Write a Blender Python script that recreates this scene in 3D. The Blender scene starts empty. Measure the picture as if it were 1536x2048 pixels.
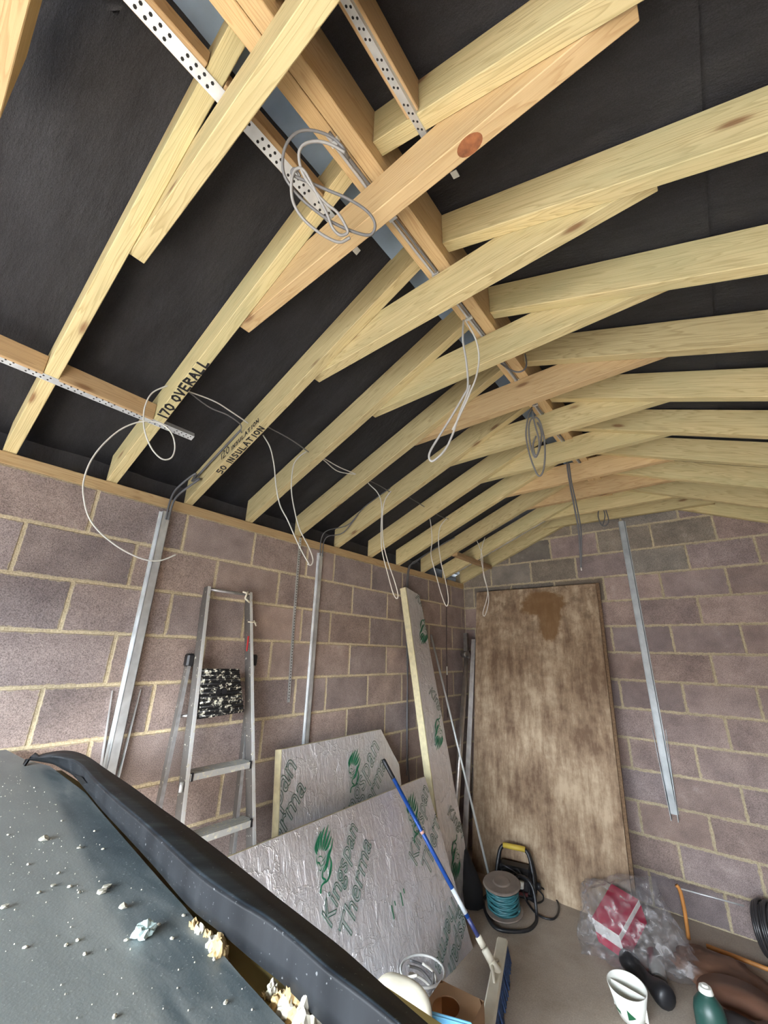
import bpy, bmesh, math, random
from mathutils import Vector, Matrix, noise

# ---------------------------------------------------------------- camera, world, light, exposure
scene = bpy.context.scene
scene.view_settings.view_transform = 'Standard'
scene.view_settings.look = 'None'
scene.view_settings.gamma = 1.0
scene.view_settings.use_curve_mapping = False
scene.view_settings.exposure = 2.32
scene.cycles.use_denoising = True
scene.cycles.max_bounces = 10
scene.cycles.diffuse_bounces = 6
scene.cycles.sample_clamp_indirect = 8.0

cam = bpy.data.cameras.new('camera')
cam_ob = bpy.data.objects.new('camera', cam)
scene.collection.objects.link(cam_ob)
cam_ob.matrix_world = Matrix(((0.77685, 0.19032, 0.60023, 2.26758),
                              (0.62921, -0.27146, -0.72829, -4.25596),
                              (0.02433, 0.94345, -0.33063, 1.74690),
                              (0, 0, 0, 1)))
cam.sensor_fit = 'HORIZONTAL'
cam.sensor_width = 36.0
cam.lens = 36.0 * 802.34 / 1536.0
cam.clip_start = 0.02
scene.camera = cam_ob

world = bpy.data.worlds.new('world')
scene.world = world
world.use_nodes = True
wn = world.node_tree
bg = wn.nodes['Background']
bg.inputs['Color'].default_value = (0.80, 0.90, 1.0, 1)
bg.inputs['Strength'].default_value = 13.0

def light_obj(name, kind, energy, color, loc, rot):
    l = bpy.data.lights.new(name, kind)
    l.energy = energy
    l.color = color
    o = bpy.data.objects.new(name, l)
    o.location = loc
    o.rotation_euler = rot
    scene.collection.objects.link(o)
    return o, l

SUN, _l = light_obj('sun', 'SUN', 9.0, (1.0, 0.96, 0.90), (0, -12, 10), (math.radians(31), math.radians(-6), 0))
_l.angle = math.radians(1.0)
# the open garage doorway behind the photographer lets the daylight in
_o, _l = light_obj('door_portal', 'AREA', 1.0, (1, 1, 1), (1.65, -5.99, 1.1), (math.radians(90), 0, 0))
_l.shape = 'RECTANGLE'
_l.size = 2.9
_l.size_y = 2.2
_l.cycles.is_portal = True

R = random.Random(7)
COL = scene.collection

# ---------------------------------------------------------------- helpers
DATA = {
 'rail_u': [[0.451,-3.829,1.4],[0.412,-3.763,1.4],[0.423,-3.709,1.4],[0.534,-3.688,1.4],[0.778,-3.7,1.4],[1.01,-3.712,1.4],[1.19,-3.726,1.4],[1.325,-3.734,1.4],[1.463,-3.745,1.4],[1.594,-3.757,1.4],[1.678,-3.766,1.4],[1.758,-3.773,1.4],[1.831,-3.78,1.4],[1.902,-3.791,1.4],[1.996,-3.804,1.4]],
 'rail_c': [[0.533,-3.848,1.415],[0.563,-3.796,1.415],[0.617,-3.768,1.415],[0.731,-3.76,1.415],[0.944,-3.785,1.415],[1.128,-3.801,1.415],[1.29,-3.811,1.415],[1.438,-3.823,1.415],[1.573,-3.834,1.415],[1.668,-3.833,1.415],[1.731,-3.828,1.415],[1.796,-3.831,1.415],[1.858,-3.837,1.415],[1.921,-3.838,1.415],[2.002,-3.844,1.415]],
 'rail_l': [[0.313,-3.796,1.372],[0.445,-3.756,1.372],[0.539,-3.749,1.372],[0.651,-3.746,1.372],[0.839,-3.765,1.372],[1.029,-3.785,1.372],[1.21,-3.8,1.372],[1.392,-3.816,1.372],[1.547,-3.832,1.372],[1.641,-3.832,1.372],[1.72,-3.833,1.372],[1.776,-3.832,1.372],[1.84,-3.837,1.372],[1.899,-3.84,1.372],[1.968,-3.842,1.372]],
 'panel_e': [[0.267,-3.785,1.36],[0.424,-3.749,1.36],[0.805,-3.755,1.36],[0.985,-3.774,1.36],[1.234,-3.797,1.36],[1.415,-3.814,1.36],[1.525,-3.823,1.36],[1.64,-3.837,1.36],[1.713,-3.844,1.36],[1.792,-3.85,1.36],[1.872,-3.854,1.36]],
 'panel_l': [[0.166,-3.836,1.36]],
 'crumbs': [[1.549,-3.894,1.368],[1.458,-3.889,1.368],[1.387,-3.896,1.368],[1.376,-3.885,1.368],[1.084,-3.909,1.368],[1.179,-3.871,1.368],[1.306,-3.943,1.368],[1.33,-3.925,1.368],[1.324,-4.008,1.368],[1.36,-3.92,1.368],[1.541,-3.87,1.368],[1.542,-3.914,1.368],[1.546,-3.836,1.368],[1.493,-3.971,1.368],[1.493,-3.958,1.368],[1.531,-3.96,1.368],[1.458,-4.008,1.368],[1.666,-3.97,1.368],[1.666,-3.853,1.368],[1.585,-3.871,1.368],[1.74,-3.88,1.368],[1.002,-3.951,1.368],[1.218,-3.841,1.368],[1.187,-3.953,1.368],[0.995,-3.855,1.368],[1.111,-3.824,1.368],[0.666,-3.839,1.368],[1.313,-3.963,1.368],[1.264,-3.925,1.368]],
 'gap': [[1.581,-3.836,1.372],[1.595,-3.836,1.372],[1.615,-3.833,1.372],[1.643,-3.84,1.372],[1.655,-3.84,1.372],[1.647,-3.831,1.372]],
 'gap2': [[1.757,-3.827,1.36],[1.751,-3.835,1.36],[1.776,-3.831,1.36],[1.794,-3.834,1.36],[1.795,-3.824,1.36],[1.816,-3.833,1.36],[1.828,-3.835,1.36],[1.75,-3.844,1.36],[1.764,-3.847,1.36],[1.777,-3.849,1.36]],
 'lad_l': [[0.043,-3.101,2.07],[0.226,-3.137,0.994]],
 'lad_r': [[0.043,-2.828,2.072],[0.247,-2.76,0.874]],
 'lad_bar': [[0.045,-3.085,2.06],[0.045,-2.854,2.06]],
 'lad_s1': [[0.193,-3.108,1.19],[0.195,-2.79,1.178]],
 'lad_s2': [[0.233,-3.092,0.955],[0.239,-2.768,0.92]],
 'lad_pl': [[0.116,-3.106,1.644],[0.116,-2.889,1.641],[0.153,-2.847,1.423],[0.155,-3.1,1.411]],
 'rear_l': [[0.038,-3.14,1.69],[0.143,-3.216,1.074]],
 'rear_r': [[0.038,-2.747,1.691],[0.163,-2.831,0.952]],
 'rear_bar': [[0.082,-3.156,1.43],[0.084,-3.062,1.417]],
 'fb': [[0.349,-2.968,0.864],[0.341,-1.36,0.886],[0.629,-1.317,0.086],[0.651,-1.62,0.024]],
 'fb_k1': [[0.495,-2.437,0.458],[0.385,-2.144,0.765]],
 'fb_t1': [[0.526,-2.332,0.373],[0.421,-2.064,0.664]],
 'fb_logo': [[0.372,-2.426,0.8],[0.382,-2.313,0.773],[0.445,-2.488,0.598],[0.412,-2.489,0.689]],
 'fb_k2': [[0.488,-1.691,0.477],[0.372,-1.368,0.801]],
 'fb_t2': [[0.517,-1.588,0.397],[0.435,-1.312,0.626]],
 'fb_logo2': [[0.371,-1.639,0.803],[0.377,-1.548,0.785],[0.437,-1.674,0.618]],
 'fb_t3': [[0.569,-1.425,0.252],[0.63,-1.706,0.085]],
 'fb_k3': [[0.585,-1.279,0.207],[0.63,-1.509,0.084]],
 'fb_m': [[0.537,-2.003,0.342],[0.523,-1.844,0.381]],
 'bb': [[0.121,-2.541,1.193],[0.121,-1.62,1.195],[0.165,-1.429,0.942],[0.181,-1.449,0.851],[0.189,-2.531,0.806]],
 'bb_k': [[0.181,-1.909,0.85],[0.141,-1.668,1.082]],
 'bb_t': [[0.186,-1.775,0.824],[0.163,-1.615,0.956]],
 'bb_logo': [[0.138,-1.969,1.1],[0.141,-1.828,1.08],[0.171,-2.004,0.909]],
 'bb_k0': [[0.156,-2.509,0.993],[0.139,-2.435,1.089]],
 'bb_t0': [[0.181,-2.5,0.853],[0.163,-2.378,0.956]],
 'tb': [[0.073,-1.246,2.313],[0.079,-1.043,2.273],[0.357,-1.179,0.422],[0.37,-0.846,0.334],[0.43,-0.917,-0.066]],
 'tb_m': [[0.095,-1.093,2.165],[0.128,-1.037,1.943],[0.217,-1.072,1.355],[0.251,-1.008,1.125],[0.344,-1.024,0.503],[0.375,-0.999,0.3]],
 'cable_a': [[0.588,-3.725,2.823],[0.574,-3.77,2.767],[0.57,-3.783,2.7],[0.572,-3.777,2.63],[0.578,-3.757,2.567],[0.589,-3.723,2.509],[0.601,-3.683,2.48],[0.611,-3.654,2.496],[0.612,-3.65,2.545],[0.606,-3.668,2.598],[0.596,-3.701,2.63],[0.582,-3.746,2.635],[0.567,-3.794,2.612],[0.551,-3.842,2.559],[0.539,-3.881,2.478],[0.532,-3.902,2.397],[0.532,-3.904,2.314],[0.537,-3.888,2.248],[0.545,-3.861,2.187],[0.559,-3.819,2.138],[0.578,-3.758,2.095],[0.596,-3.699,2.068],[0.612,-3.65,2.058],[0.625,-3.61,2.066],[0.637,-3.57,2.094]],
 'cable_b': [[0.581,-3.228,2.813],[0.604,-3.191,2.748],[0.62,-3.164,2.652],[0.631,-3.145,2.543],[0.648,-3.119,2.438],[0.671,-3.08,2.365],[0.698,-3.037,2.271],[0.718,-3.004,2.206],[0.737,-2.972,2.152]],
 'cable_c': [[0.605,-2.952,2.826],[0.58,-2.985,2.782],[0.565,-3.004,2.716],[0.568,-3.0,2.58],[0.587,-2.975,2.452],[0.609,-2.947,2.356],[0.643,-2.904,2.264],[0.659,-2.883,2.203],[0.655,-2.889,2.171],[0.642,-2.906,2.175]],
 'cable_d': [[0.597,-2.396,2.82],[0.641,-2.356,2.76],[0.663,-2.337,2.672],[0.664,-2.336,2.499],[0.671,-2.329,2.366],[0.7,-2.304,2.222],[0.727,-2.279,2.099],[0.744,-2.264,2.063],[0.75,-2.258,2.085],[0.736,-2.272,2.161],[0.698,-2.305,2.302],[0.675,-2.326,2.432],[0.669,-2.331,2.602],[0.68,-2.322,2.709],[0.709,-2.296,2.775]],
 'cable_e': [[0.554,-1.575,2.802],[0.566,-1.567,2.622],[0.558,-1.573,2.497],[0.589,-1.553,2.336],[0.628,-1.528,2.161],[0.653,-1.512,2.096],[0.666,-1.503,2.142],[0.656,-1.51,2.257],[0.624,-1.53,2.436],[0.61,-1.539,2.601],[0.622,-1.531,2.728],[0.669,-1.502,2.805]],
 'cable_f': [[0.565,-0.759,2.807],[0.605,-0.74,2.656],[0.608,-0.738,2.462],[0.633,-0.726,2.321],[0.62,-0.732,2.229],[0.586,-0.749,2.117],[0.597,-0.744,2.085],[0.625,-0.73,2.161],[0.639,-0.723,2.275],[0.612,-0.736,2.462],[0.595,-0.744,2.631],[0.614,-0.735,2.754],[0.639,-0.723,2.829]],
 'coil_a1': [[1.72,-3.797,3.028],[1.707,-3.833,3.043],[1.68,-3.871,3.046],[1.651,-3.897,3.04],[1.621,-3.908,3.022],[1.595,-3.903,2.997],[1.578,-3.885,2.969],[1.577,-3.86,2.951],[1.584,-3.828,2.934],[1.6,-3.786,2.918],[1.623,-3.738,2.903],[1.659,-3.682,2.894],[1.687,-3.649,2.895],[1.706,-3.649,2.91],[1.71,-3.666,2.927],[1.7,-3.698,2.94],[1.674,-3.744,2.951],[1.646,-3.785,2.957],[1.619,-3.826,2.963],[1.6,-3.854,2.966],[1.593,-3.87,2.972],[1.604,-3.868,2.979],[1.606,-3.851,2.969]],
 'coil_a2': [[1.721,-3.798,3.016],[1.7,-3.834,3.023],[1.674,-3.863,3.022],[1.648,-3.88,3.011],[1.63,-3.878,2.994],[1.619,-3.853,2.968],[1.623,-3.819,2.947],[1.633,-3.779,2.927],[1.647,-3.744,2.915],[1.65,-3.714,2.896],[1.647,-3.7,2.883],[1.629,-3.712,2.876],[1.621,-3.736,2.887],[1.625,-3.76,2.906],[1.625,-3.791,2.929],[1.626,-3.832,2.958],[1.623,-3.857,2.973],[1.607,-3.869,2.969],[1.588,-3.863,2.947],[1.571,-3.842,2.919],[1.57,-3.812,2.896],[1.581,-3.774,2.879],[1.6,-3.733,2.867],[1.621,-3.703,2.863],[1.647,-3.689,2.875]],
 'coil_b1': [[1.643,-2.985,3.13],[1.637,-2.988,3.022],[1.645,-2.984,2.916],[1.647,-2.983,2.79],[1.631,-2.991,2.744],[1.587,-3.013,2.656],[1.54,-3.035,2.57],[1.507,-3.052,2.506],[1.5,-3.055,2.474],[1.508,-3.051,2.458],[1.524,-3.043,2.465],[1.556,-3.028,2.501],[1.584,-3.014,2.565],[1.61,-3.001,2.653],[1.638,-2.988,2.731],[1.654,-2.979,2.789]],
 'coil_b2': [[1.649,-2.982,3.129],[1.675,-2.969,3.055],[1.69,-2.962,2.985],[1.692,-2.961,2.907],[1.677,-2.968,2.822],[1.653,-2.98,2.753],[1.623,-2.995,2.674],[1.585,-3.014,2.587]],
 'coil_c1': [[1.644,-2.154,3.13],[1.617,-2.162,3.068],[1.597,-2.168,2.956],[1.603,-2.166,2.841],[1.62,-2.161,2.744],[1.64,-2.155,2.689],[1.665,-2.148,2.721],[1.683,-2.142,2.826],[1.686,-2.142,2.937],[1.672,-2.146,3.038],[1.643,-2.154,3.062],[1.618,-2.162,3.017],[1.613,-2.163,2.903],[1.63,-2.158,2.805],[1.661,-2.149,2.862],[1.677,-2.144,2.955],[1.663,-2.148,3.024]],
 'coil_c2': [[1.647,-2.169,3.103],[1.653,-2.167,3.002],[1.665,-2.164,2.902],[1.652,-2.167,2.825],[1.636,-2.172,2.812],[1.632,-2.174,2.876],[1.652,-2.168,2.93]],
 'drop_a': [[1.621,-1.4,3.08],[1.62,-1.4,2.903],[1.627,-1.398,2.75],[1.633,-1.397,2.567],[1.625,-1.399,2.428],[1.617,-1.401,2.31]],
 'drop_b': [[1.632,-1.397,3.065],[1.631,-1.397,2.92],[1.642,-1.395,2.748],[1.647,-1.394,2.584],[1.634,-1.397,2.428],[1.617,-1.401,2.317]],
 'hook_a': [[1.643,-0.361,3.139],[1.645,-0.361,3.061],[1.661,-0.358,2.924],[1.638,-0.362,2.871],[1.6,-0.368,2.876],[1.585,-0.37,2.974],[1.621,-0.365,3.065],[1.639,-0.362,2.965],[1.606,-0.367,2.866]],
 'sag': [[1.773,-2.604,3.14],[1.775,-2.604,3.08],[1.761,-2.609,3.049],[1.733,-2.619,3.044],[1.697,-2.631,3.071],[1.66,-2.644,3.12]],
 'run_a': [[0.598,-3.626,2.84],[0.611,-3.521,2.845],[0.6,-3.422,2.841],[0.589,-3.344,2.836]],
 'run_b': [[0.591,-3.622,2.837],[0.57,-3.52,2.829],[0.576,-3.433,2.831],[0.561,-3.353,2.825],[0.532,-3.327,2.813]],
 'run_c': [[0.616,-3.211,2.848],[0.613,-3.08,2.846],[0.594,-2.945,2.839]],
 'run_d': [[0.599,-2.804,2.84],[0.592,-2.669,2.838],[0.6,-2.554,2.841]],
 'run_e': [[0.587,-2.792,2.835],[0.562,-2.66,2.825],[0.59,-2.553,2.837]],
 'run_f': [[0.602,-2.393,2.842],[0.602,-2.286,2.842],[0.595,-2.176,2.839]],
 'run_g': [[0.626,-1.993,2.852],[0.621,-1.875,2.85],[0.614,-1.767,2.847]],
 'run_h': [[0.602,-1.557,2.842],[0.602,-1.462,2.842],[0.611,-1.394,2.845]],
 'feed_a': [[0.5,-3.31,2.833],[0.241,-3.32,2.715],[0.092,-3.33,2.639],[0.05,-3.4,2.6],[0.035,-3.405,2.52],[0.03,-3.405,2.4]],
 'strap': [[0.012,-2.447,2.525],[0.012,-2.435,1.943],[0.012,-2.431,1.438]],
 'rod': [[0.02,-0.421,2.541],[0.02,-0.438,1.837],[0.02,-0.456,1.163]],
 'graycab': [[0.02,-1.125,2.362],[0.02,-1.114,1.775],[0.02,-1.133,1.206],[0.02,-1.101,0.757]],
 'graycab2': [[0.03,-1.072,1.201],[0.03,-1.043,0.894],[0.03,-1.072,0.808],[0.03,-1.129,0.729]],
}
def props(o, label=None, cat=None, group=None, kind=None):
    if label: o['label'] = label
    if cat: o['category'] = cat
    if group: o['group'] = group
    if kind: o['kind'] = kind
    return o

def empty(name, loc, label, cat, group=None, rot=None):
    o = bpy.data.objects.new(name, None)
    o.empty_display_size = 0.1
    o.location = loc
    if rot is not None: o.rotation_euler = rot
    COL.objects.link(o)
    return props(o, label, cat, group)

def link(name, bm_or_me, mat, parent=None, smooth=False, mw=None):
    if isinstance(bm_or_me, bmesh.types.BMesh):
        bmesh.ops.recalc_face_normals(bm_or_me, faces=bm_or_me.faces)
        me = bpy.data.meshes.new(name)
        bm_or_me.to_mesh(me)
        bm_or_me.free()
    else:
        me = bm_or_me
    if mat is not None:
        mats = mat if isinstance(mat, (list, tuple)) else [mat]
        if not me.materials:
            for m in mats: me.materials.append(m)
    if smooth:
        for p in me.polygons: p.use_smooth = True
    o = bpy.data.objects.new(name, me)
    COL.objects.link(o)
    W = mw if mw is not None else Matrix.Identity(4)
    if parent is not None:
        o.parent = parent
        P = Matrix.Identity(4)
        q = parent
        chain = []
        while q is not None:
            chain.append(q)
            q = q.parent
        for q in reversed(chain):
            P = P @ q.matrix_parent_inverse @ q.matrix_basis
        o.matrix_basis = P.inverted() @ W
    else:
        o.matrix_basis = W
    return o

def hexa(bm, v, mi=0, bev=0.0):
    """v: 8 points, bottom loop 0-3, top loop 4-7"""
    vs = [bm.verts.new(p) for p in v]
    fs = []
    for idx in ((0, 3, 2, 1), (4, 5, 6, 7), (0, 1, 5, 4), (1, 2, 6, 5), (2, 3, 7, 6), (3, 0, 4, 7)):
        f = bm.faces.new([vs[i] for i in idx])
        f.material_index = mi
        fs.append(f)
    if bev > 0:
        es = list({e for f in fs for e in f.edges})
        bmesh.ops.bevel(bm, geom=es, offset=bev, segments=1, affect='EDGES', profile=0.5)

def box(bm, x0, x1, y0, y1, z0, z1, mi=0, bev=0.0, M=None):
    v = [Vector(p) for p in ((x0, y0, z0), (x1, y0, z0), (x1, y1, z0), (x0, y1, z0),
                             (x0, y0, z1), (x1, y0, z1), (x1, y1, z1), (x0, y1, z1))]
    if M is not None: v = [M @ p for p in v]
    hexa(bm, v, mi, bev)

def frame_from(x, yhint, org=(0, 0, 0)):
    x = Vector(x).normalized()
    z = x.cross(Vector(yhint)).normalized()
    y = z.cross(x).normalized()
    return Matrix(((x.x, y.x, z.x, org[0]), (x.y, y.y, z.y, org[1]), (x.z, y.z, z.z, org[2]), (0, 0, 0, 1)))

def smooth_path(pts, sub=6):
    P = [Vector(p) for p in pts]
    if len(P) < 3 or sub <= 1: return P
    out = []
    n = len(P)
    for i in range(n - 1):
        a, b = P[max(i - 1, 0)], P[i]
        c, d = P[i + 1], P[min(i + 2, n - 1)]
        for k in range(sub):
            t = k / sub
            out.append(0.5 * ((2 * b) + (c - a) * t + (2 * a - 5 * b + 4 * c - d) * t * t + (-a + 3 * b - 3 * c + d) * t ** 3))
    out.append(P[-1])
    return out

def tube(bm, pts, r, seg=8, cap=True, closed=False, mi=0):
    n = len(pts)
    pts = [Vector(p) for p in pts]
    rr = r if isinstance(r, (list, tuple)) else [r] * n
    rings = []
    N = None
    for i, p in enumerate(pts):
        if closed:
            t = (pts[(i + 1) % n] - pts[i - 1])
        else:
            t = pts[min(i + 1, n - 1)] - pts[max(i - 1, 0)]
        if t.length < 1e-9: t = Vector((0, 0, 1))
        t.normalize()
        if N is None:
            N = t.orthogonal().normalized()
        else:
            N = (N - t * N.dot(t))
            if N.length < 1e-6: N = t.orthogonal()
            N.normalize()
        B = t.cross(N)
        rings.append([bm.verts.new(p + (N * math.cos(2 * math.pi * k / seg) + B * math.sin(2 * math.pi * k / seg)) * rr[i]) for k in range(seg)])
    rng = range(n if closed else n - 1)
    for i in rng:
        a, b = rings[i], rings[(i + 1) % n]
        for k in range(seg):
            f = bm.faces.new((a[k], a[(k + 1) % seg], b[(k + 1) % seg], b[k]))
            f.material_index = mi
            f.smooth = True
    if cap and not closed:
        for rg in (rings[0][::-1], rings[-1]):
            f = bm.faces.new(rg)
            f.material_index = mi

def cable(name, pts, r, mat, label, cat='cable', group=None, parent=None, sub=6):
    bm = bmesh.new()
    tube(bm, smooth_path(pts, sub), r, 6)
    o = link(name, bm, mat, parent, True)
    if parent is None: props(o, label, cat, group)
    elif label: o['label'] = label
    return o

def cyl(bm, c, r0, r1, z0, z1, seg=24, cap0=True, cap1=True, mi=0, M=None, sx=1.0, sy=1.0):
    M = M or Matrix.Identity(4)
    a, b = [], []
    for k in range(seg):
        t = 2 * math.pi * k / seg
        a.append(bm.verts.new(M @ Vector((c[0] + r0 * sx * math.cos(t), c[1] + r0 * sy * math.sin(t), z0))))
        b.append(bm.verts.new(M @ Vector((c[0] + r1 * sx * math.cos(t), c[1] + r1 * sy * math.sin(t), z1))))
    for k in range(seg):
        f = bm.faces.new((a[k], a[(k + 1) % seg], b[(k + 1) % seg], b[k]))
        f.smooth = True
        f.material_index = mi
    if cap0: bm.faces.new(a[::-1]).material_index = mi
    if cap1: bm.faces.new(b).material_index = mi

# ---------------------------------------------------------------- materials
def mat(name):
    m = bpy.data.materials.new(name)
    m.use_nodes = True
    nt = m.node_tree
    b = nt.nodes['Principled BSDF']
    return m, nt, b

def N(nt, t, **kw):
    n = nt.nodes.new(t)
    for k, v in kw.items():
        if k.startswith('i_'):
            key = k[2:]
            key = int(key) if key.isdigit() else key.replace('_', ' ')
            n.inputs[key].default_value = v
        else:
            setattr(n, k, v)
    return n

def ramp(nt, stops, interp='LINEAR'):
    r = nt.nodes.new('ShaderNodeValToRGB')
    r.color_ramp.interpolation = interp
    e = r.color_ramp.elements
    while len(e) > 1: e.remove(e[-1])
    e[0].position, e[0].color = stops[0][0], (*stops[0][1], 1)
    for p, c in stops[1:]:
        k = e.new(p)
        k.color = (*c, 1)
    return r

def g3(v): return (v, v, v)

def mixc(nt, fac, a, b, mode='MIX'):
    n = nt.nodes.new('ShaderNodeMix')
    n.data_type = 'RGBA'
    n.blend_type = mode
    L = nt.links.new
    for sock, val in ((n.inputs[0], fac), (n.inputs[6], a), (n.inputs[7], b)):
        if hasattr(val, 'is_output'): L(val, sock)
        elif isinstance(val, (tuple, list)): sock.default_value = (*val[:3], 1)
        else: sock.default_value = val
    return n.outputs[2]

def math_n(nt, op, a, b=0.0, c=None):
    n = nt.nodes.new('ShaderNodeMath')
    n.operation = op
    for i, v in enumerate((a, b, c)):
        if v is None: continue
        if hasattr(v, 'is_output'): nt.links.new(v, n.inputs[i])
        else: n.inputs[i].default_value = v
    return n.outputs[0]

def bump(nt, b, h, strength=0.3, dist=0.01):
    n = N(nt, 'ShaderNodeBump', i_Strength=strength, i_Distance=dist)
    nt.links.new(h, n.inputs['Height'])
    nt.links.new(n.outputs[0], b.inputs['Normal'])

def plain(name, col, rough=0.5, metal=0.0, noise_amt=0.0, scale=20.0, bmp=0.0):
    m, nt, b = mat(name)
    b.inputs['Roughness'].default_value = rough
    b.inputs['Metallic'].default_value = metal
    tc = N(nt, 'ShaderNodeTexCoord')
    nz = N(nt, 'ShaderNodeTexNoise', i_Scale=scale, i_Detail=6.0)
    nt.links.new(tc.outputs['Object'], nz.inputs['Vector'])
    r = ramp(nt, [(0.3, tuple(c * (1 - noise_amt) for c in col)), (0.7, tuple(min(1, c * (1 + noise_amt)) for c in col))])
    nt.links.new(nz.outputs[0], r.inputs[0])
    nt.links.new(r.outputs[0], b.inputs['Base Color'])
    if bmp: bump(nt, b, nz.outputs[0], bmp, 0.005)
    return m

def wood_material(name, light, dark, knot=(0.20, 0.10, 0.04), green=(0.34, 0.33, 0.17), rough=0.75):
    m, nt, b = mat(name)
    L = nt.links.new
    tc = N(nt, 'ShaderNodeTexCoord')
    oi = N(nt, 'ShaderNodeObjectInfo')
    off = N(nt, 'ShaderNodeVectorMath', operation='ADD')
    sc = N(nt, 'ShaderNodeVectorMath', operation='SCALE')
    cmb = N(nt, 'ShaderNodeCombineXYZ')
    L(oi.outputs['Random'], cmb.inputs[0]); L(oi.outputs['Random'], cmb.inputs[1]); L(oi.outputs['Random'], cmb.inputs[2])
    L(cmb.outputs[0], sc.inputs[0]); sc.inputs['Scale'].default_value = 37.0
    L(tc.outputs['Object'], off.inputs[0]); L(sc.outputs[0], off.inputs[1])
    mp = N(nt, 'ShaderNodeMapping'); mp.inputs['Scale'].default_value = (0.55, 9.0, 9.0)
    L(off.outputs[0], mp.inputs[0])
    warp = N(nt, 'ShaderNodeTexNoise', i_Scale=1.3, i_Detail=3.0)
    L(mp.outputs[0], warp.inputs['Vector'])
    # growth rings
    rings = math_n(nt, 'MULTIPLY', warp.outputs[0], 26.0)
    ringf = math_n(nt, 'FRACT', rings)
    ringr = ramp(nt, [(0.0, g3(0.15)), (0.55, g3(0.35)), (0.86, g3(1.0)), (1.0, g3(0.15))])
    L(ringf, ringr.inputs[0])
    mp2 = N(nt, 'ShaderNodeMapping'); mp2.inputs['Scale'].default_value = (3.0, 120.0, 120.0)
    L(off.outputs[0], mp2.inputs[0])
    fib = N(nt, 'ShaderNodeTexNoise', i_Scale=1.0, i_Detail=5.0, i_Roughness=0.6)
    L(mp2.outputs[0], fib.inputs['Vector'])
    big = N(nt, 'ShaderNodeTexNoise', i_Scale=1.0, i_Detail=3.0)
    mp3 = N(nt, 'ShaderNodeMapping'); mp3.inputs['Scale'].default_value = (1.8, 7.0, 7.0)
    L(off.outputs[0], mp3.inputs[0]); L(mp3.outputs[0], big.inputs['Vector'])
    f1 = math_n(nt, 'MULTIPLY', ringr.outputs[0], 0.55)
    f2 = math_n(nt, 'MULTIPLY', fib.outputs[0], 0.55)
    f = math_n(nt, 'ADD', f1, f2)
    base = mixc(nt, f, light, dark)
    bigr = ramp(nt, [(0.42, g3(0)), (0.68, g3(1))])
    L(big.outputs[0], bigr.inputs[0])
    gm = math_n(nt, 'MULTIPLY', bigr.outputs[0], math_n(nt, 'MULTIPLY', oi.outputs['Random'], 0.55))
    base = mixc(nt, gm, base, green)
    # knots
    mp4 = N(nt, 'ShaderNodeMapping'); mp4.inputs['Scale'].default_value = (2.6, 8.0, 8.0)
    L(off.outputs[0], mp4.inputs[0])
    vor = N(nt, 'ShaderNodeTexVoronoi', i_Scale=1.0, i_Randomness=1.0)
    L(mp4.outputs[0], vor.inputs['Vector'])
    kr = ramp(nt, [(0.05, g3(.9)), (0.075, g3(0.6)), (0.11, g3(0.15)), (0.16, g3(0))])
    L(vor.outputs['Distance'], kr.inputs[0])
    base = mixc(nt, kr.outputs[0], base, knot)
    hue = N(nt, 'ShaderNodeHueSaturation')
    L(base, hue.inputs['Color'])
    L(math_n(nt, 'MULTIPLY_ADD', oi.outputs['Random'], 0.3, 0.85), hue.inputs['Value'])
    L(hue.outputs[0], b.inputs['Base Color'])
    b.inputs['Roughness'].default_value = rough
    hgt = math_n(nt, 'ADD', math_n(nt, 'MULTIPLY', ringr.outputs[0], 0.4), fib.outputs[0])
    bump(nt, b, hgt, 0.35, 0.002)
    return m

WOOD = wood_material('treated_softwood', (0.70, 0.585, 0.31), (0.38, 0.285, 0.125))
WOOD_O = wood_material('planed_softwood', (0.66, 0.49, 0.26), (0.42, 0.26, 0.11), green=(0.50, 0.36, 0.17))
WOOD_D = wood_material('rough_softwood', (0.52, 0.36, 0.18), (0.34, 0.21, 0.10), green=(0.40, 0.30, 0.18))

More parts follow.
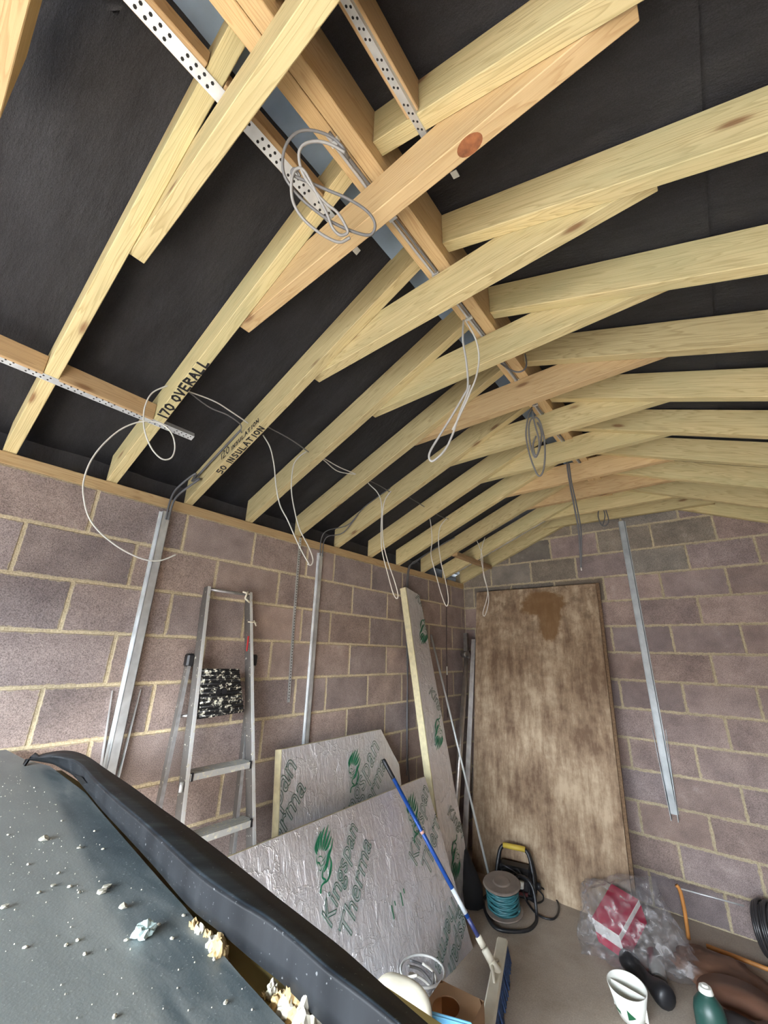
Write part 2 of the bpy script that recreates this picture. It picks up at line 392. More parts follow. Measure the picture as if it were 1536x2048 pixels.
def block_material(name):
    m, nt, b = mat(name)
    L = nt.links.new
    tc = N(nt, 'ShaderNodeTexCoord'); oi = N(nt, 'ShaderNodeObjectInfo')
    off = N(nt, 'ShaderNodeVectorMath', operation='ADD')
    sc = N(nt, 'ShaderNodeVectorMath', operation='SCALE')
    cmb = N(nt, 'ShaderNodeCombineXYZ')
    for i in range(3): L(oi.outputs['Random'], cmb.inputs[i])
    L(cmb.outputs[0], sc.inputs[0]); sc.inputs['Scale'].default_value = 53.0
    L(tc.outputs['Object'], off.inputs[0]); L(sc.outputs[0], off.inputs[1])
    grit = N(nt, 'ShaderNodeTexNoise', i_Scale=240.0, i_Detail=3.0, i_Roughness=0.7)
    mid = N(nt, 'ShaderNodeTexNoise', i_Scale=6.0, i_Detail=5.0, i_Roughness=0.6)
    for t in (grit, mid): L(off.outputs[0], t.inputs['Vector'])
    gr = ramp(nt, [(0.32, g3(0.45)), (0.5, g3(1.0)), (0.72, g3(1.5))])
    L(grit.outputs[0], gr.inputs[0])
    mr = ramp(nt, [(0.3, (0.74, 0.72, 0.73)), (0.7, (1.22, 1.2, 1.18))])
    L(mid.outputs[0], mr.inputs[0])
    c = mixc(nt, 1.0, oi.outputs['Color'], gr.outputs[0], 'MULTIPLY')
    c = mixc(nt, 1.0, c, mr.outputs[0], 'MULTIPLY')
    # mortar smeared over the arrises
    sx = N(nt, 'ShaderNodeSeparateXYZ'); L(tc.outputs['Generated'], sx.inputs[0])
    def edge(o, size):
        a = math_n(nt, 'MINIMUM', o, math_n(nt, 'SUBTRACT', 1.0, o))
        return math_n(nt, 'MULTIPLY', a, size)
    d = math_n(nt, 'MINIMUM', edge(sx.outputs[0], 0.44), edge(sx.outputs[2], 0.215))
    sm = N(nt, 'ShaderNodeTexNoise', i_Scale=28.0, i_Detail=6.0, i_Roughness=0.75)
    L(off.outputs[0], sm.inputs['Vector'])
    thr = math_n(nt, 'MULTIPLY', math_n(nt, 'SUBTRACT', sm.outputs[0], 0.38), 0.035)
    k = math_n(nt, 'LESS_THAN', d, thr)
    smc = mixc(nt, grit.outputs[0], (0.34, 0.27, 0.17), (0.60, 0.50, 0.34))
    c = mixc(nt, math_n(nt, 'MULTIPLY', k, 0.8), c, smc)
    # pale scuffs
    sc2 = N(nt, 'ShaderNodeTexNoise', i_Scale=3.0, i_Detail=8.0, i_Roughness=0.8)
    L(off.outputs[0], sc2.inputs['Vector'])
    sr = ramp(nt, [(0.60, g3(0)), (0.74, g3(0.5))])
    L(sc2.outputs[0], sr.inputs[0])
    c = mixc(nt, sr.outputs[0], c, (0.46, 0.42, 0.39))
    L(c, b.inputs['Base Color'])
    b.inputs['Roughness'].default_value = 0.95
    h = math_n(nt, 'ADD', math_n(nt, 'MULTIPLY', grit.outputs[0], 1.0), math_n(nt, 'MULTIPLY', mid.outputs[0], 1.0))
    bump(nt, b, h, 0.6, 0.004)
    return m
BLOCK = block_material('concrete_block')

def mortar_material(name='sandy_mortar', k=1.0):
    m, nt, b = mat(name)
    L = nt.links.new
    tc = N(nt, 'ShaderNodeTexCoord')
    a = N(nt, 'ShaderNodeTexNoise', i_Scale=150.0, i_Detail=3.0)
    d = N(nt, 'ShaderNodeTexNoise', i_Scale=5.0, i_Detail=5.0)
    for t in (a, d): L(tc.outputs['Object'], t.inputs['Vector'])
    r = ramp(nt, [(0.3, (0.46 * k, 0.375 * k, 0.235 * k)), (0.7, (0.76 * k, 0.66 * k, 0.45 * k))])
    L(a.outputs[0], r.inputs[0])
    r2 = ramp(nt, [(0.3, g3(0.8)), (0.7, g3(1.1))])
    L(d.outputs[0], r2.inputs[0])
    L(mixc(nt, 1.0, r.outputs[0], r2.outputs[0], 'MULTIPLY'), b.inputs['Base Color'])
    b.inputs['Roughness'].default_value = 0.95
    bump(nt, b, a.outputs[0], 0.7, 0.004)
    return m
MORTAR = mortar_material()
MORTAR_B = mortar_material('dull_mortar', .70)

def felt_material():
    m, nt, b = mat('black_roofing_felt')
    L = nt.links.new
    tc = N(nt, 'ShaderNodeTexCoord')
    mp = N(nt, 'ShaderNodeMapping'); mp.inputs['Scale'].default_value = (1.0, 3.0, 1.0)
    L(tc.outputs['Object'], mp.inputs[0])
    a = N(nt, 'ShaderNodeTexNoise', i_Scale=2.2, i_Detail=8.0, i_Roughness=0.7)
    L(mp.outputs[0], a.inputs['Vector'])
    f = N(nt, 'ShaderNodeTexNoise', i_Scale=350.0, i_Detail=2.0)
    L(tc.outputs['Object'], f.inputs['Vector'])
    r = ramp(nt, [(0.35, (0.034, 0.033, 0.037)), (0.65, (0.062, 0.062, 0.068))])
    L(a.outputs[0], r.inputs[0])
    r2 = ramp(nt, [(0.35, g3(0.8)), (0.7, g3(1.25))])
    L(f.outputs[0], r2.inputs[0])
    L(mixc(nt, 1.0, r.outputs[0], r2.outputs[0], 'MULTIPLY'), b.inputs['Base Color'])
    b.inputs['Roughness'].default_value = 0.62
    h = math_n(nt, 'ADD', a.outputs[0], math_n(nt, 'MULTIPLY', f.outputs[0], 0.05))
    bump(nt, b, h, 0.6, 0.02)
    return m
FELT = felt_material()

def foil_material():
    m, nt, b = mat('foil_facing')
    L = nt.links.new
    tc = N(nt, 'ShaderNodeTexCoord')
    a = N(nt, 'ShaderNodeTexNoise', i_Scale=9.0, i_Detail=5.0, i_Roughness=0.55, i_Distortion=0.6)
    L(tc.outputs['Object'], a.inputs['Vector'])
    mp = N(nt, 'ShaderNodeMapping'); mp.inputs['Scale'].default_value = (34.0, 12.0, 10.0)
    L(tc.outputs['Object'], mp.inputs[0])
    w = N(nt, 'ShaderNodeTexNoise', i_Scale=1.0, i_Detail=6.0, i_Roughness=0.6, i_Distortion=1.2)
    L(mp.outputs[0], w.inputs['Vector'])
    v = N(nt, 'ShaderNodeTexVoronoi', feature='DISTANCE_TO_EDGE', i_Scale=5.0)
    dis = N(nt, 'ShaderNodeVectorMath', operation='ADD')
    sc = N(nt, 'ShaderNodeVectorMath', operation='SCALE'); sc.inputs['Scale'].default_value = 0.25
    L(a.outputs[1], sc.inputs[0]); L(tc.outputs['Object'], dis.inputs[0]); L(sc.outputs[0], dis.inputs[1])
    L(dis.outputs[0], v.inputs['Vector'])
    cr = ramp(nt, [(0.0, g3(1)), (0.02, g3(0.3)), (0.05, g3(0))])
    L(v.outputs['Distance'], cr.inputs[0])
    h = math_n(nt, 'ADD', math_n(nt, 'MULTIPLY', a.outputs[0], 1.0), math_n(nt, 'MULTIPLY', w.outputs[0], 0.8))
    h = math_n(nt, 'ADD', h, math_n(nt, 'MULTIPLY', cr.outputs[0], 0.25))
    r = ramp(nt, [(0.3, (0.78, 0.78, 0.81)), (0.7, (0.93, 0.93, 0.96))])
    L(w.outputs[0], r.inputs[0])
    L(r.outputs[0], b.inputs['Base Color'])
    b.inputs['Metallic'].default_value = 0.72
    b.inputs['Roughness'].default_value = 0.30
    bump(nt, b, h, .75, 0.013)
    return m
FOIL = foil_material()
FOAM = plain('cream_foam', (0.66, 0.60, 0.38), 0.9, 0, 0.12, 30, 0.4)
PRINT = plain('green_print', (0.010, 0.16, 0.075), 0.5, 0, 0.15, 40)
PRINT_D = plain('dark_green_print', (0.045, 0.11, 0.08), 0.5, 0, 0.2, 40)
INK = plain('black_marker_ink', (0.012, 0.011, 0.012), 0.6)
GALV_D = plain('dull_galvanised_steel', (0.36, 0.39, 0.40), 0.55, 0.45, 0.2, 10, 0.05)
GALV = plain('galvanised_steel', (0.70, 0.73, 0.74), 0.46, 0.7, 0.18, 14, 0.05)
ALU = plain('worn_aluminium', (0.56, 0.57, 0.58), 0.42, 0.8, 0.22, 25, 0.05)
HOLE = plain('dark_hole', (0.02, 0.02, 0.02), 0.9)
BLUE_M = plain('blue_grey_membrane', (0.44, 0.58, 0.74), 0.6, 0, 0.12, 9, 0.5)
GCABLE = plain('grey_cable_sheath', (0.17, 0.165, 0.16), 0.5)
WCABLE = plain('pale_cable_sheath', (0.62, 0.60, 0.54), 0.5)
DCABLE = plain('dark_cable_sheath', (0.11, 0.11, 0.115), 0.5)
BLACKP = plain('black_plastic', (0.012, 0.012, 0.014), 0.45, 0, 0.3, 30)
WHITEP = plain('white_plastic', (0.72, 0.72, 0.66), 0.5, 0, 0.05, 20)
CREAMP = plain('cream_plastic', (0.66, 0.62, 0.50), 0.55, 0, 0.06, 20)

def floor_material():
    m, nt, b = mat('concrete_floor')
    L = nt.links.new
    tc = N(nt, 'ShaderNodeTexCoord')
    a = N(nt, 'ShaderNodeTexNoise', i_Scale=1.6, i_Detail=7.0, i_Roughness=0.65)
    d = N(nt, 'ShaderNodeTexNoise', i_Scale=120.0, i_Detail=4.0)
    for t in (a, d): L(tc.outputs['Object'], t.inputs['Vector'])
    r = ramp(nt, [(0.32, (0.27, 0.215, 0.165)), (0.55, (0.38, 0.32, 0.26)), (0.75, (0.45, 0.385, 0.325))])
    L(a.outputs[0], r.inputs[0])
    r2 = ramp(nt, [(0.3, g3(0.85)), (0.7, g3(1.12))])
    L(d.outputs[0], r2.inputs[0])
    L(mixc(nt, 1.0, r.outputs[0], r2.outputs[0], 'MULTIPLY'), b.inputs['Base Color'])
    b.inputs['Roughness'].default_value = 0.7
    bump(nt, b, d.outputs[0], 0.25, 0.003)
    return m
FLOOR = floor_material()

# ---------------------------------------------------------------- setting
W_ROOM = 3.31
Y_FRONT = -6.0
Z_PL = 2.475          # underside of the wall plate
Z_R0 = 2.535          # underside of the rafters at the wall
SL = 0.41             # roof slope
RH = 0.15             # plumb depth of the rafters
X_RL, X_RR = 1.632, 1.731   # faces of the ridge board

def zl(x): return Z_R0 + SL * x
def zr(x): return 3.184 - SL * (x - X_RR)
def zfelt(x): return (zl(x) if x < 1.68 else zr(x)) + RH

bm = bmesh.new(); box(bm, -0.2, 3.5, -6.2, 0.2, -0.1, 0.0)
props(link('floor', bm, FLOOR), kind='structure', label='bare concrete floor, dusty and brown')
bm = bmesh.new(); box(bm, -14, 18, -40, -6.2, -0.12, -0.02)
DRIVE = plain('dark_driveway', (0.07, 0.07, 0.072), 0.9, 0, 0.15, 3, 0.2)
props(link('ground', bm, DRIVE), kind='structure')
bm = bmesh.new(); box(bm, -14, 18, -16.3, -16.0, -.02, 3.1)  # added slab, out of view, cuts low sky light to the back
props(link('sky_blocker', bm, plain('sky_blocker_grey', (0.22, 0.19, 0.17), 0.9, 0, 0.15, 3, 0.2)), kind='structure')

# left wall: mortar core + blocks
GREY_B = (0.235, 0.215, 0.180); PINK_B = (0.350, 0.280, 0.252); MAUVE_B = (0.300, 0.245, 0.228)
_cache = {}
def block_mesh(w, clip=None):
    """block with local x along the wall, local z up, face at local y = 0 going to +y"""
    key = (round(w, 3),)
    if clip is None and key in _cache: return _cache[key]
    bm = bmesh.new()
    box(bm, 0, w, 0, 0.09, 0, 0.213, bev=0.003)
    if clip is not None:
        for co, no in clip:
            g = bm.verts[:] + bm.edges[:] + bm.faces[:]
            bmesh.ops.bisect_plane(bm, geom=g, plane_co=co, plane_no=no, clear_outer=True)
            es = [e for e in bm.edges if e.is_boundary]
            if es: bmesh.ops.holes_fill(bm, edges=es)
        if len(bm.faces) < 4:
            bm.free(); return None
        bmesh.ops.recalc_face_normals(bm, faces=bm.faces)
    me = bpy.data.meshes.new('block')
    bm.to_mesh(me); bm.free()
    me.materials.append(BLOCK)
    if clip is None: _cache[key] = me
    return me

def tint(base):
    k = R.uniform(0.86, 1.14)
    j = R.uniform(-0.012, 0.012)
    return (base[0] * k + j, base[1] * k, base[2] * k - j, 1)

def child(o, parent):
    o.parent = parent
    return o

bm = bmesh.new(); box(bm, -0.1, -0.003, Y_FRONT, 0.1, 0, Z_PL - 0.002)
wl = props(link('wall_left', bm, MORTAR), kind='structure', label='long wall of pinkish grey concrete blocks with sandy mortar')
JW = 0.0115
YA, CUT = -0.3019, 0.2747
def left_joints(k):
    if k % 2 == 0:
        j = [YA + .45 * 0, YA - .45, YA - .9, YA - 1.35, YA - 1.8, YA - 1.8 - CUT]
        while j[-1] > Y_FRONT: j.append(j[-1] - .45)
        return [0.0 + JW / 2] + j
    j = [YA + .225, YA - .225, YA - .675, YA - 1.125, YA - 1.575, YA - 1.937, YA - 2.025 - CUT]
    while j[-1] > Y_FRONT: j.append(j[-1] - .45)
    return [0.0 + JW / 2] + j
for k in range(11):
    js = left_joints(k)
    z0 = Z_PL - .225 * (k + 1) + JW / 2
    for a, b_ in zip(js[:-1], js[1:]):
        lo, hi = max(b_, Y_FRONT) + JW / 2, a - JW / 2
        w = hi - lo
        if w < 0.03: continue
        o = bpy.data.objects.new('block', block_mesh(w))
        COL.objects.link(o)
        # local x -> world -y ... face (local -y) looks to world +x
        off = R.uniform(-0.0015, 0.002)
        o.matrix_basis = Matrix(((0, -1, 0, 0.0 + off), (1, 0, 0, lo), (0, 0, 1, z0), (0, 0, 0, 1)))
        o.color = tint(PINK_B if R.random() < .7 else MAUVE_B)
        child(o, wl)

# back wall with the gable
def gable_poly(x0, x1, y0, y1):
    bm = bmesh.new()
    pts = [(-0.1, 0), (3.4, 0), (3.4, zfelt(3.4)), (1.68, zfelt(1.679)), (-0.1, zfelt(-0.1))]
    a = [bm.verts.new((x, y0, z - (0.01 if z > 0 else 0))) for x, z in pts]
    c = [bm.verts.new((x, y1, z - (0.01 if z > 0 else 0))) for x, z in pts]
    bm.faces.new(a); bm.faces.new(c[::-1])
    for i in range(5):
        bm.faces.new((a[i], a[(i + 1) % 5], c[(i + 1) % 5], c[i]))
    return bm
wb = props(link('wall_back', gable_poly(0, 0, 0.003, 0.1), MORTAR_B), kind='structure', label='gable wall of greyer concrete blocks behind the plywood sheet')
XA = 1.4756
for k in range(-5, 11):
    z0 = Z_PL - .225 * (k + 1) + JW / 2
    ph = XA if k % 2 == 0 else XA + .225
    x = ph - .45 * 8
    while x < 3.31:
        lo, hi = max(x, 0.0) + JW / 2, min(x + .45, 3.31) - JW / 2
        x += .45
        if hi - lo < 0.03: continue
        w = hi - lo
        me = None
        if z0 + .215 > min(zfelt(lo), zfelt(hi)) - 0.012:
            if z0 > max(zfelt(lo), zfelt(hi), zfelt(1.68) if lo < 1.68 < hi else 0) - .03: continue
            cl = []
            # clip by the two roof planes, in block coordinates
            for (px, pz, nx) in ((0, zfelt(0) - .012, -SL), (3.31, zfelt(3.31) - .012, SL)):
                cl.append(((px - lo, 0, pz - z0), Vector((nx, 0, 1)).normalized()))
            me = block_mesh(w, cl)
            if me is None: continue
        else:
            me = block_mesh(w)
        o = bpy.data.objects.new('block', me)
        COL.objects.link(o)
        o.matrix_basis = Matrix.Translation((lo, R.uniform(-0.0015, 0.001), z0))
        grey = k <= 0 and lo < 1.95 and R.random() < .85
        if k == 0: grey = lo < 1.2
        cc_ = tint(GREY_B if grey else (MAUVE_B if R.random() < .75 else PINK_B))
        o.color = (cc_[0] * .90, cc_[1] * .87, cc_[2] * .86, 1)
        child(o, wb)

bm = bmesh.new(); box(bm, 3.31, 3.41, Y_FRONT, 0.1, 0, 2.53)
def brickwall_mat():
    m, nt, b = mat('far_blockwork')
    tc = N(nt, 'ShaderNodeTexCoord')
    mp = N(nt, 'ShaderNodeMapping'); mp.inputs['Rotation'].default_value = (math.radians(90), 0, math.radians(90))
    br = N(nt, 'ShaderNodeTexBrick', i_Scale=1.0)
    br.inputs['Brick Width'].default_value = 0.45; br.inputs['Row Height'].default_value = 0.225
    br.inputs['Mortar Size'].default_value = 0.006
    br.inputs['Color1'].default_value = (0.3, 0.24, 0.225, 1); br.inputs['Color2'].default_value = (0.25, 0.21, 0.2, 1)
    br.inputs['Mortar'].default_value = (0.5, 0.42, 0.27, 1)
    sw = N(nt, 'ShaderNodeSeparateXYZ'); cb = N(nt, 'ShaderNodeCombineXYZ')
    nt.links.new(tc.outputs['Object'], sw.inputs[0])
    nt.links.new(sw.outputs[1], cb.inputs[0]); nt.links.new(sw.outputs[2], cb.inputs[1])
    nt.links.new(cb.outputs[0], br.inputs['Vector'])
    nt.links.new(br.outputs[0], b.inputs['Base Color'])
    b.inputs['Roughness'].default_value = 0.95
    return m
FARB = brickwall_mat()
props(link('wall_right', bm, FARB), kind='structure')
bm = bmesh.new()
box(bm, -0.1, 0.2, -6.1, -6.0, 0, 2.2); box(bm, 3.1, 3.41, -6.1, -6.0, 0, 2.2)
v = [(-0.1, -6.1, 2.2), (3.41, -6.1, 2.2), (3.41, -6.0, 2.2), (-0.1, -6.0, 2.2)]
pts = [(-0.1, 2.2), (3.41, 2.2), (3.41, zfelt(3.41)), (1.68, zfelt(1.679)), (-0.1, zfelt(-0.1))]
a = [bm.verts.new((x, -6.1, z)) for x, z in pts]; c = [bm.verts.new((x, -6.0, z)) for x, z in pts]
bm.faces.new(a); bm.faces.new(c[::-1])
for i in range(5): bm.faces.new((a[i], a[(i + 1) % 5], c[(i + 1) % 5], c[i]))
props(link('wall_front', bm, FARB), kind='structure')

# roof covering: felt strips with slight wrinkles, outer deck for light-tightness
ceil = None
def felt_strip(x0, x1, lift, parent, name='felt_strip'):
    bm = bmesh.new()
    nx, ny = max(2, int((x1 - x0) / .06)), 110
    grid = []
    for i in range(nx + 1):
        row = []
        for j in range(ny + 1):
            x = x0 + (x1 - x0) * i / nx
            y = Y_FRONT + (0.1 - Y_FRONT) * j / ny
            nz = noise.noise(Vector((x * 2.0, y * 5.5, 1.3))) * 0.010 + noise.noise(Vector((x * 7.0, y * 11, 4.3))) * 0.003
            row.append(bm.verts.new((x, y, zfelt(x) + 0.008 + lift + nz)))
        grid.append(row)
    for i in range(nx):
        for j in range(ny):
            bm.faces.new((grid[i][j], grid[i + 1][j], grid[i + 1][j + 1], grid[i][j + 1])).smooth = True
    bmesh.ops.solidify(bm, geom=bm.faces[:], thickness=-0.003)
    return link(name, bm, FELT, parent, False)
bm = bmesh.new()
for xa, xb in ((-0.4, 1.68), (1.68, 3.75)):
    za, zb = (zfelt(xa), zfelt(1.679)) if xa < 1 else (zfelt(1.679), zfelt(xb))
    hexa(bm, [(xa, -6.2, za + .045), (xb, -6.2, zb + .045), (xb, 0.15, zb + .045), (xa, 0.15, za + .045),
              (xa, -6.2, za + .08), (xb, -6.2, zb + .08), (xb, 0.15, zb + .08), (xa, 0.15, za + .08)])
ceil = props(link('ceiling', bm, FELT), kind='structure', label='pitched roof lined with black felt')
felt_strip(-0.35, 1.675, 0.004, ceil)
felt_strip(1.685, 2.475, 0.000, ceil)
felt_strip(2.455, 3.7, 0.013, ceil)
bm = bmesh.new()
box(bm, -0.115, -0.105, Y_FRONT, 0.1, 2.4, zfelt(-0.1) + .02); box(bm, 3.42, 3.43, Y_FRONT, 0.1, 2.4, zfelt(3.42) + .02)
link('eaves_felt', bm, FELT, ceil)['kind'] = 'stuff'

def membrane():
    bm = bmesh.new()
    nx, ny = 4, 260
    g = []
    for i in range(nx + 1):
        row = []
        for j in range(ny + 1):
            x = 1.492 + (1.636 - 1.492) * i / nx
            y = Y_FRONT + (-Y_FRONT) * j / ny
            d = noise.noise(Vector((x * 25, y * 12, 0.3))) * 0.004
            row.append(bm.verts.new((x, y, zl(x) + RH - 0.012 + d)))
        g.append(row)
    for i in range(nx):
        for j in range(ny):
            bm.faces.new((g[i][j], g[i + 1][j], g[i + 1][j + 1], g[i][j + 1])).smooth = True
    bmesh.ops.solidify(bm, geom=bm.faces[:], thickness=-0.003)
    return bm
link('ridge_membrane', membrane(), BLUE_M, ceil)['label'] = 'blue grey strip of membrane beside the ridge board'

# ---------------------------------------------------------------- timbers
def timber(name, p0, p1, w, h, m, label=None, cat=None, group=None, side=(0, 1, 0), e0=0.0, e1=0.0, parent=None, bev=0.002, plumb=False):
    """bar whose underside runs p0->p1 (centre line); h measured vertically if plumb, else square"""
    p0, p1, s = Vector(p0), Vector(p1), Vector(side).normalized()
    F = frame_from(p1 - p0, s, p0)
    up = Vector((0, 0, 1)) if plumb else F.to_3x3().col[2]
    if up.z < 0: up = -up
    d = (p1 - p0).normalized()
    inv = F.inverted()
    hw = s * (w / 2)
    a, b_ = p0, p1
    v = [a - hw, b_ - hw, b_ + hw, a + hw, a - hw + up * h + d * e0, b_ - hw + up * h - d * e1, b_ + hw + up * h - d * e1, a + hw + up * h + d * e0]
    bm = bmesh.new()
    hexa(bm, [inv @ q for q in v], bev=bev)
    o = link(name, bm, m, parent, False, F)
    if label: props(o, label, cat, group)
    return o

YR = [-4.479, -4.079, -3.681, -3.284, -2.88, -2.476, -2.077, -1.668, -1.262, -0.844, -0.42, -0.026]
names = {0: None, 1: 'nearest the camera', 2: 'marked 170 OVERALL underneath', 3: 'marked 50 INSULATION underneath',
         4: 'fourth from the camera', 5: 'fifth from the camera', 6: 'sixth from the camera', 7: 'fifth from the gable wall', 8: 'fourth from the gable wall',
         9: 'third from the gable wall', 10: 'second from the gable wall', 11: 'tight against the gable wall'}
rn = dict(names); rn[2] = 'second from the camera'; rn[3] = 'third from the camera'
rn[1] = 'nearest the camera'
rafters = {}
for i, y in enumerate(YR):
    if i == 0: continue
    rafters[i] = timber('rafter', (-0.02, y, zl(-0.02)), (X_RL - .001, y, zl(X_RL - .001)), 0.047, RH, WOOD,
                        'pale treated rafter on the left slope, ' + names[i], 'rafter', 'rafters of the left roof slope', plumb=True)
    w = 0.047
    timber('rafter', (X_RR + .001, y, zr(X_RR + .001)), (3.33, y, zr(3.33)), w, RH, WOOD,
           'pale treated rafter on the right slope, ' + rn[i], 'rafter', 'rafters of the right roof slope', plumb=True)
for i, y in enumerate(YR):
    yc = y + 0.0475
    zc = Z_PL + .487 + .05 * (y + 3.6) / 3.3
    if i == 11: continue
    x0, x1 = .985 + R.uniform(-.01, .02), 2.38 + R.uniform(-.02, .01)
    lab = 'collar tie bolted across the rafters, ' + rn[i] if i else 'collar tie cropped by the top left corner of the picture'
    if i == 0: x0, yc = 1.125, -4.4165
    timber('collar_tie', (x0, yc, zc), (x1, yc, zc), 0.047, 0.148, WOOD_O if i in (0, 2, 5, 8, 9) else WOOD, lab, 'collar tie', 'collar ties under the ridge',
           e0=.30 if False else 0.09, e1=0.09)
_c2 = [o_ for o_ in COL.objects if o_.name.startswith('collar_tie') and 'second from' in o_.get('label', '')][0]
KNOT = plain('red_brown_knot', (.28, .10, .035), .7, 0, .35, 60)
bm = bmesh.new()
bm.faces.new([bm.verts.new((2.004 + .034 * math.cos(t * math.pi / 10), -3.6335 + .022 * math.sin(t * math.pi / 10), 2.9607 - .05 * (0))) for t in range(20)])
KNOT_Z = 0
link('knot', bm, KNOT, _c2)
# last one against the gable
timber('collar_tie', (1.0, -.0735, 3.015), (2.42, -.0735, 2.995), 0.047, 0.135, WOOD, 'collar tie tight against the gable wall with its cut end showing',
       'collar tie', 'collar ties under the ridge', e0=.22, e1=.22)
# ridge board: two boards with a groove between
rb = empty('ridge_board', (1.68, -3.0, 3.13), 'doubled orange ridge board running the length of the roof', 'ridge board')
timber('board', (1.656, Y_FRONT, 3.134), (1.656, -.002, 3.134), .047, .20, WOOD_O, parent=rb, side=(1, 0, 0))
timber('board', (1.7075, Y_FRONT, 3.128), (1.7075, -.002, 3.128), .047, .215, WOOD_O, parent=rb, side=(1, 0, 0))
# wall plates
timber('wall_plate', (-.05, Y_FRONT, Z_PL), (-.05, -.002, Z_PL), .101, .055, WOOD_O, 'timber wall plate along the top of the left block wall', 'wall plate', side=(1, 0, 0))
timber('wall_plate', (3.36, Y_FRONT, Z_PL), (3.36, -.002, Z_PL), .101, .055, WOOD_O, 'timber wall plate on top of the wall out of frame on the right', 'wall plate', side=(1, 0, 0))
# noggins with perforated metal strap
def strap(name, x, y0, y1, w, z, label, tilt=0.0, hole_r=.0035, step=.022):
    bm = bmesh.new()
    M = Matrix.Translation((x, 0, z)) @ Matrix.Rotation(tilt, 4, 'Y')
    box(bm, -w / 2, w / 2, y0, y1, -.0015, 0, M=M)
    box(bm, w / 2 - .0015, w / 2, y0, y1, 0, .022, M=M)
    o = link(name, bm, GALV)
    props(o, label, 'metal strap', None)
    bm = bmesh.new()
    y, q = y0 + .02, 0
    while y < y1 - .01:
        for dx in ((-w * .22, w * .2) if q % 5 != 4 else ()):
            yy = y + (0.006 if dx > 0 else 0)
            vs = [bm.verts.new(M @ Vector((dx + hole_r * math.cos(t * math.pi / 3), yy + hole_r * math.sin(t * math.pi / 3), -.0019))) for t in range(6)]
            bm.faces.new(vs)
        y += step; q += 1
    link('holes', bm, HOLE, o)['kind'] = 'stuff'
    return o
tl = -math.atan(SL)
for (ya, yb, w1) in ((-4.455, -4.104, 'near the left edge of the picture'), (-4.054, -3.706, 'beside the writing 170 OVERALL')):
    timber('noggin', (.437, ya, 2.714), (.437, yb, 2.714), .036, .078, WOOD_D, 'short noggin between the left rafters, ' + w1, 'noggin', 'noggins low on the left slope', side=(1, 0, 0))
strap('strap', .433, -4.5, -3.513, .030, 2.7125, 'galvanised perforated strap under the low noggins on the left slope', tl)
for (ya, yb, w1) in ((-4.455, -4.104, 'at the top edge of the picture'), (-4.054, -3.706, 'under the coil of grey cable')):
    timber('noggin', (1.496, ya, 3.150), (1.496, yb, 3.150), .055, .05, WOOD_D, 'noggin high on the left slope beside the ridge, ' + w1, 'noggin', 'noggins high on the left slope', side=(1, 0, 0))
strap('strap', 1.494, -4.5, -3.63, .034, 3.143, 'bright perforated strap on the high noggins, running behind the coil of cable', tl, .0045)
timber('noggin', (1.881, -4.054, 3.124), (1.881, -3.706, 3.124), .038, .135, WOOD_D, 'brown noggin on the right slope near the top edge of the picture', 'noggin', side=(1, 0, 0))
strap('strap', 1.880, -4.2, -3.645, .022, 3.121, 'dull perforated strap under the noggin right of the ridge board', -tl)
# small block at the far end of the left slope
timber('noggin', (.36, -.83, 2.66), (.36, -.05, 2.66), .06, .04, WOOD_D, 'dark rough batten between the last rafters in the far corner', 'noggin', side=(1, 0, 0))

# felt fixings: small white square washers
for p_ in ((1.419, -3.442, 3.260), (1.859, -3.43, 3.274)):
    bm = bmesh.new(); box(bm, -.012, .012, -.012, .012, -.003, 0)
    sgn = tl if p_[0] < 1.6 else -tl
    props(link('felt_washer', bm, WHITEP, mw=Matrix.Translation(p_) @ Matrix.Rotation(sgn, 4, 'Y')),
          'small white square washer on the felt ' + ('left' if p_[0] < 1.6 else 'right') + ' of the ridge', 'washer')

# marker writing on the rafters, as strokes
STROKE = {
 '1': [[(.3, 0), (.3, 1)]], '7': [[(0, 1), (.6, 1), (.25, 0)]], '0': [[(.3, 0), (.02, .3), (.05, .8), (.35, 1), (.6, .7), (.55, .2), (.3, 0)]],
 'O': [[(.3, .05), (.02, .35), (.08, .8), (.35, .95), (.6, .7), (.55, .25), (.3, .05)]], 'V': [[(0, 1), (.3, 0), (.62, 1)]],
 'E': [[(.6, 1), (0, 1), (0, 0), (.6, 0)], [(0, .5), (.5, .5)]], 'R': [[(0, 0), (0, 1), (.5, .9), (.5, .6), (0, .5), (.6, 0)]],
 'A': [[(0, 0), (.3, 1), (.62, 0)], [(.1, .35), (.5, .4)]], 'L': [[(.05, 1), (0, 0), (.55, 0)]], '2': [[(0, .8), (.3, 1), (.55, .75), (0, 0), (.6, 0)]],
 '5': [[(.55, 1), (.1, 1), (.05, .55), (.5, .5), (.5, .1), (0, 0)]], 'I': [[(.25, 0), (.3, 1)]], 'N': [[(0, 0), (.02, 1), (.5, 0), (.55, 1)]],
 'S': [[(.55, .9), (.2, 1), (.05, .7), (.5, .4), (.4, .05), (0, .1)]], 'U': [[(0, 1), (.05, .1), (.5, .05), (.55, 1)]], 'T': [[(0, 1), (.62, .95)], [(.3, 1), (.28, 0)]], "'": [[(.1, 1), (.12, .7)]]}
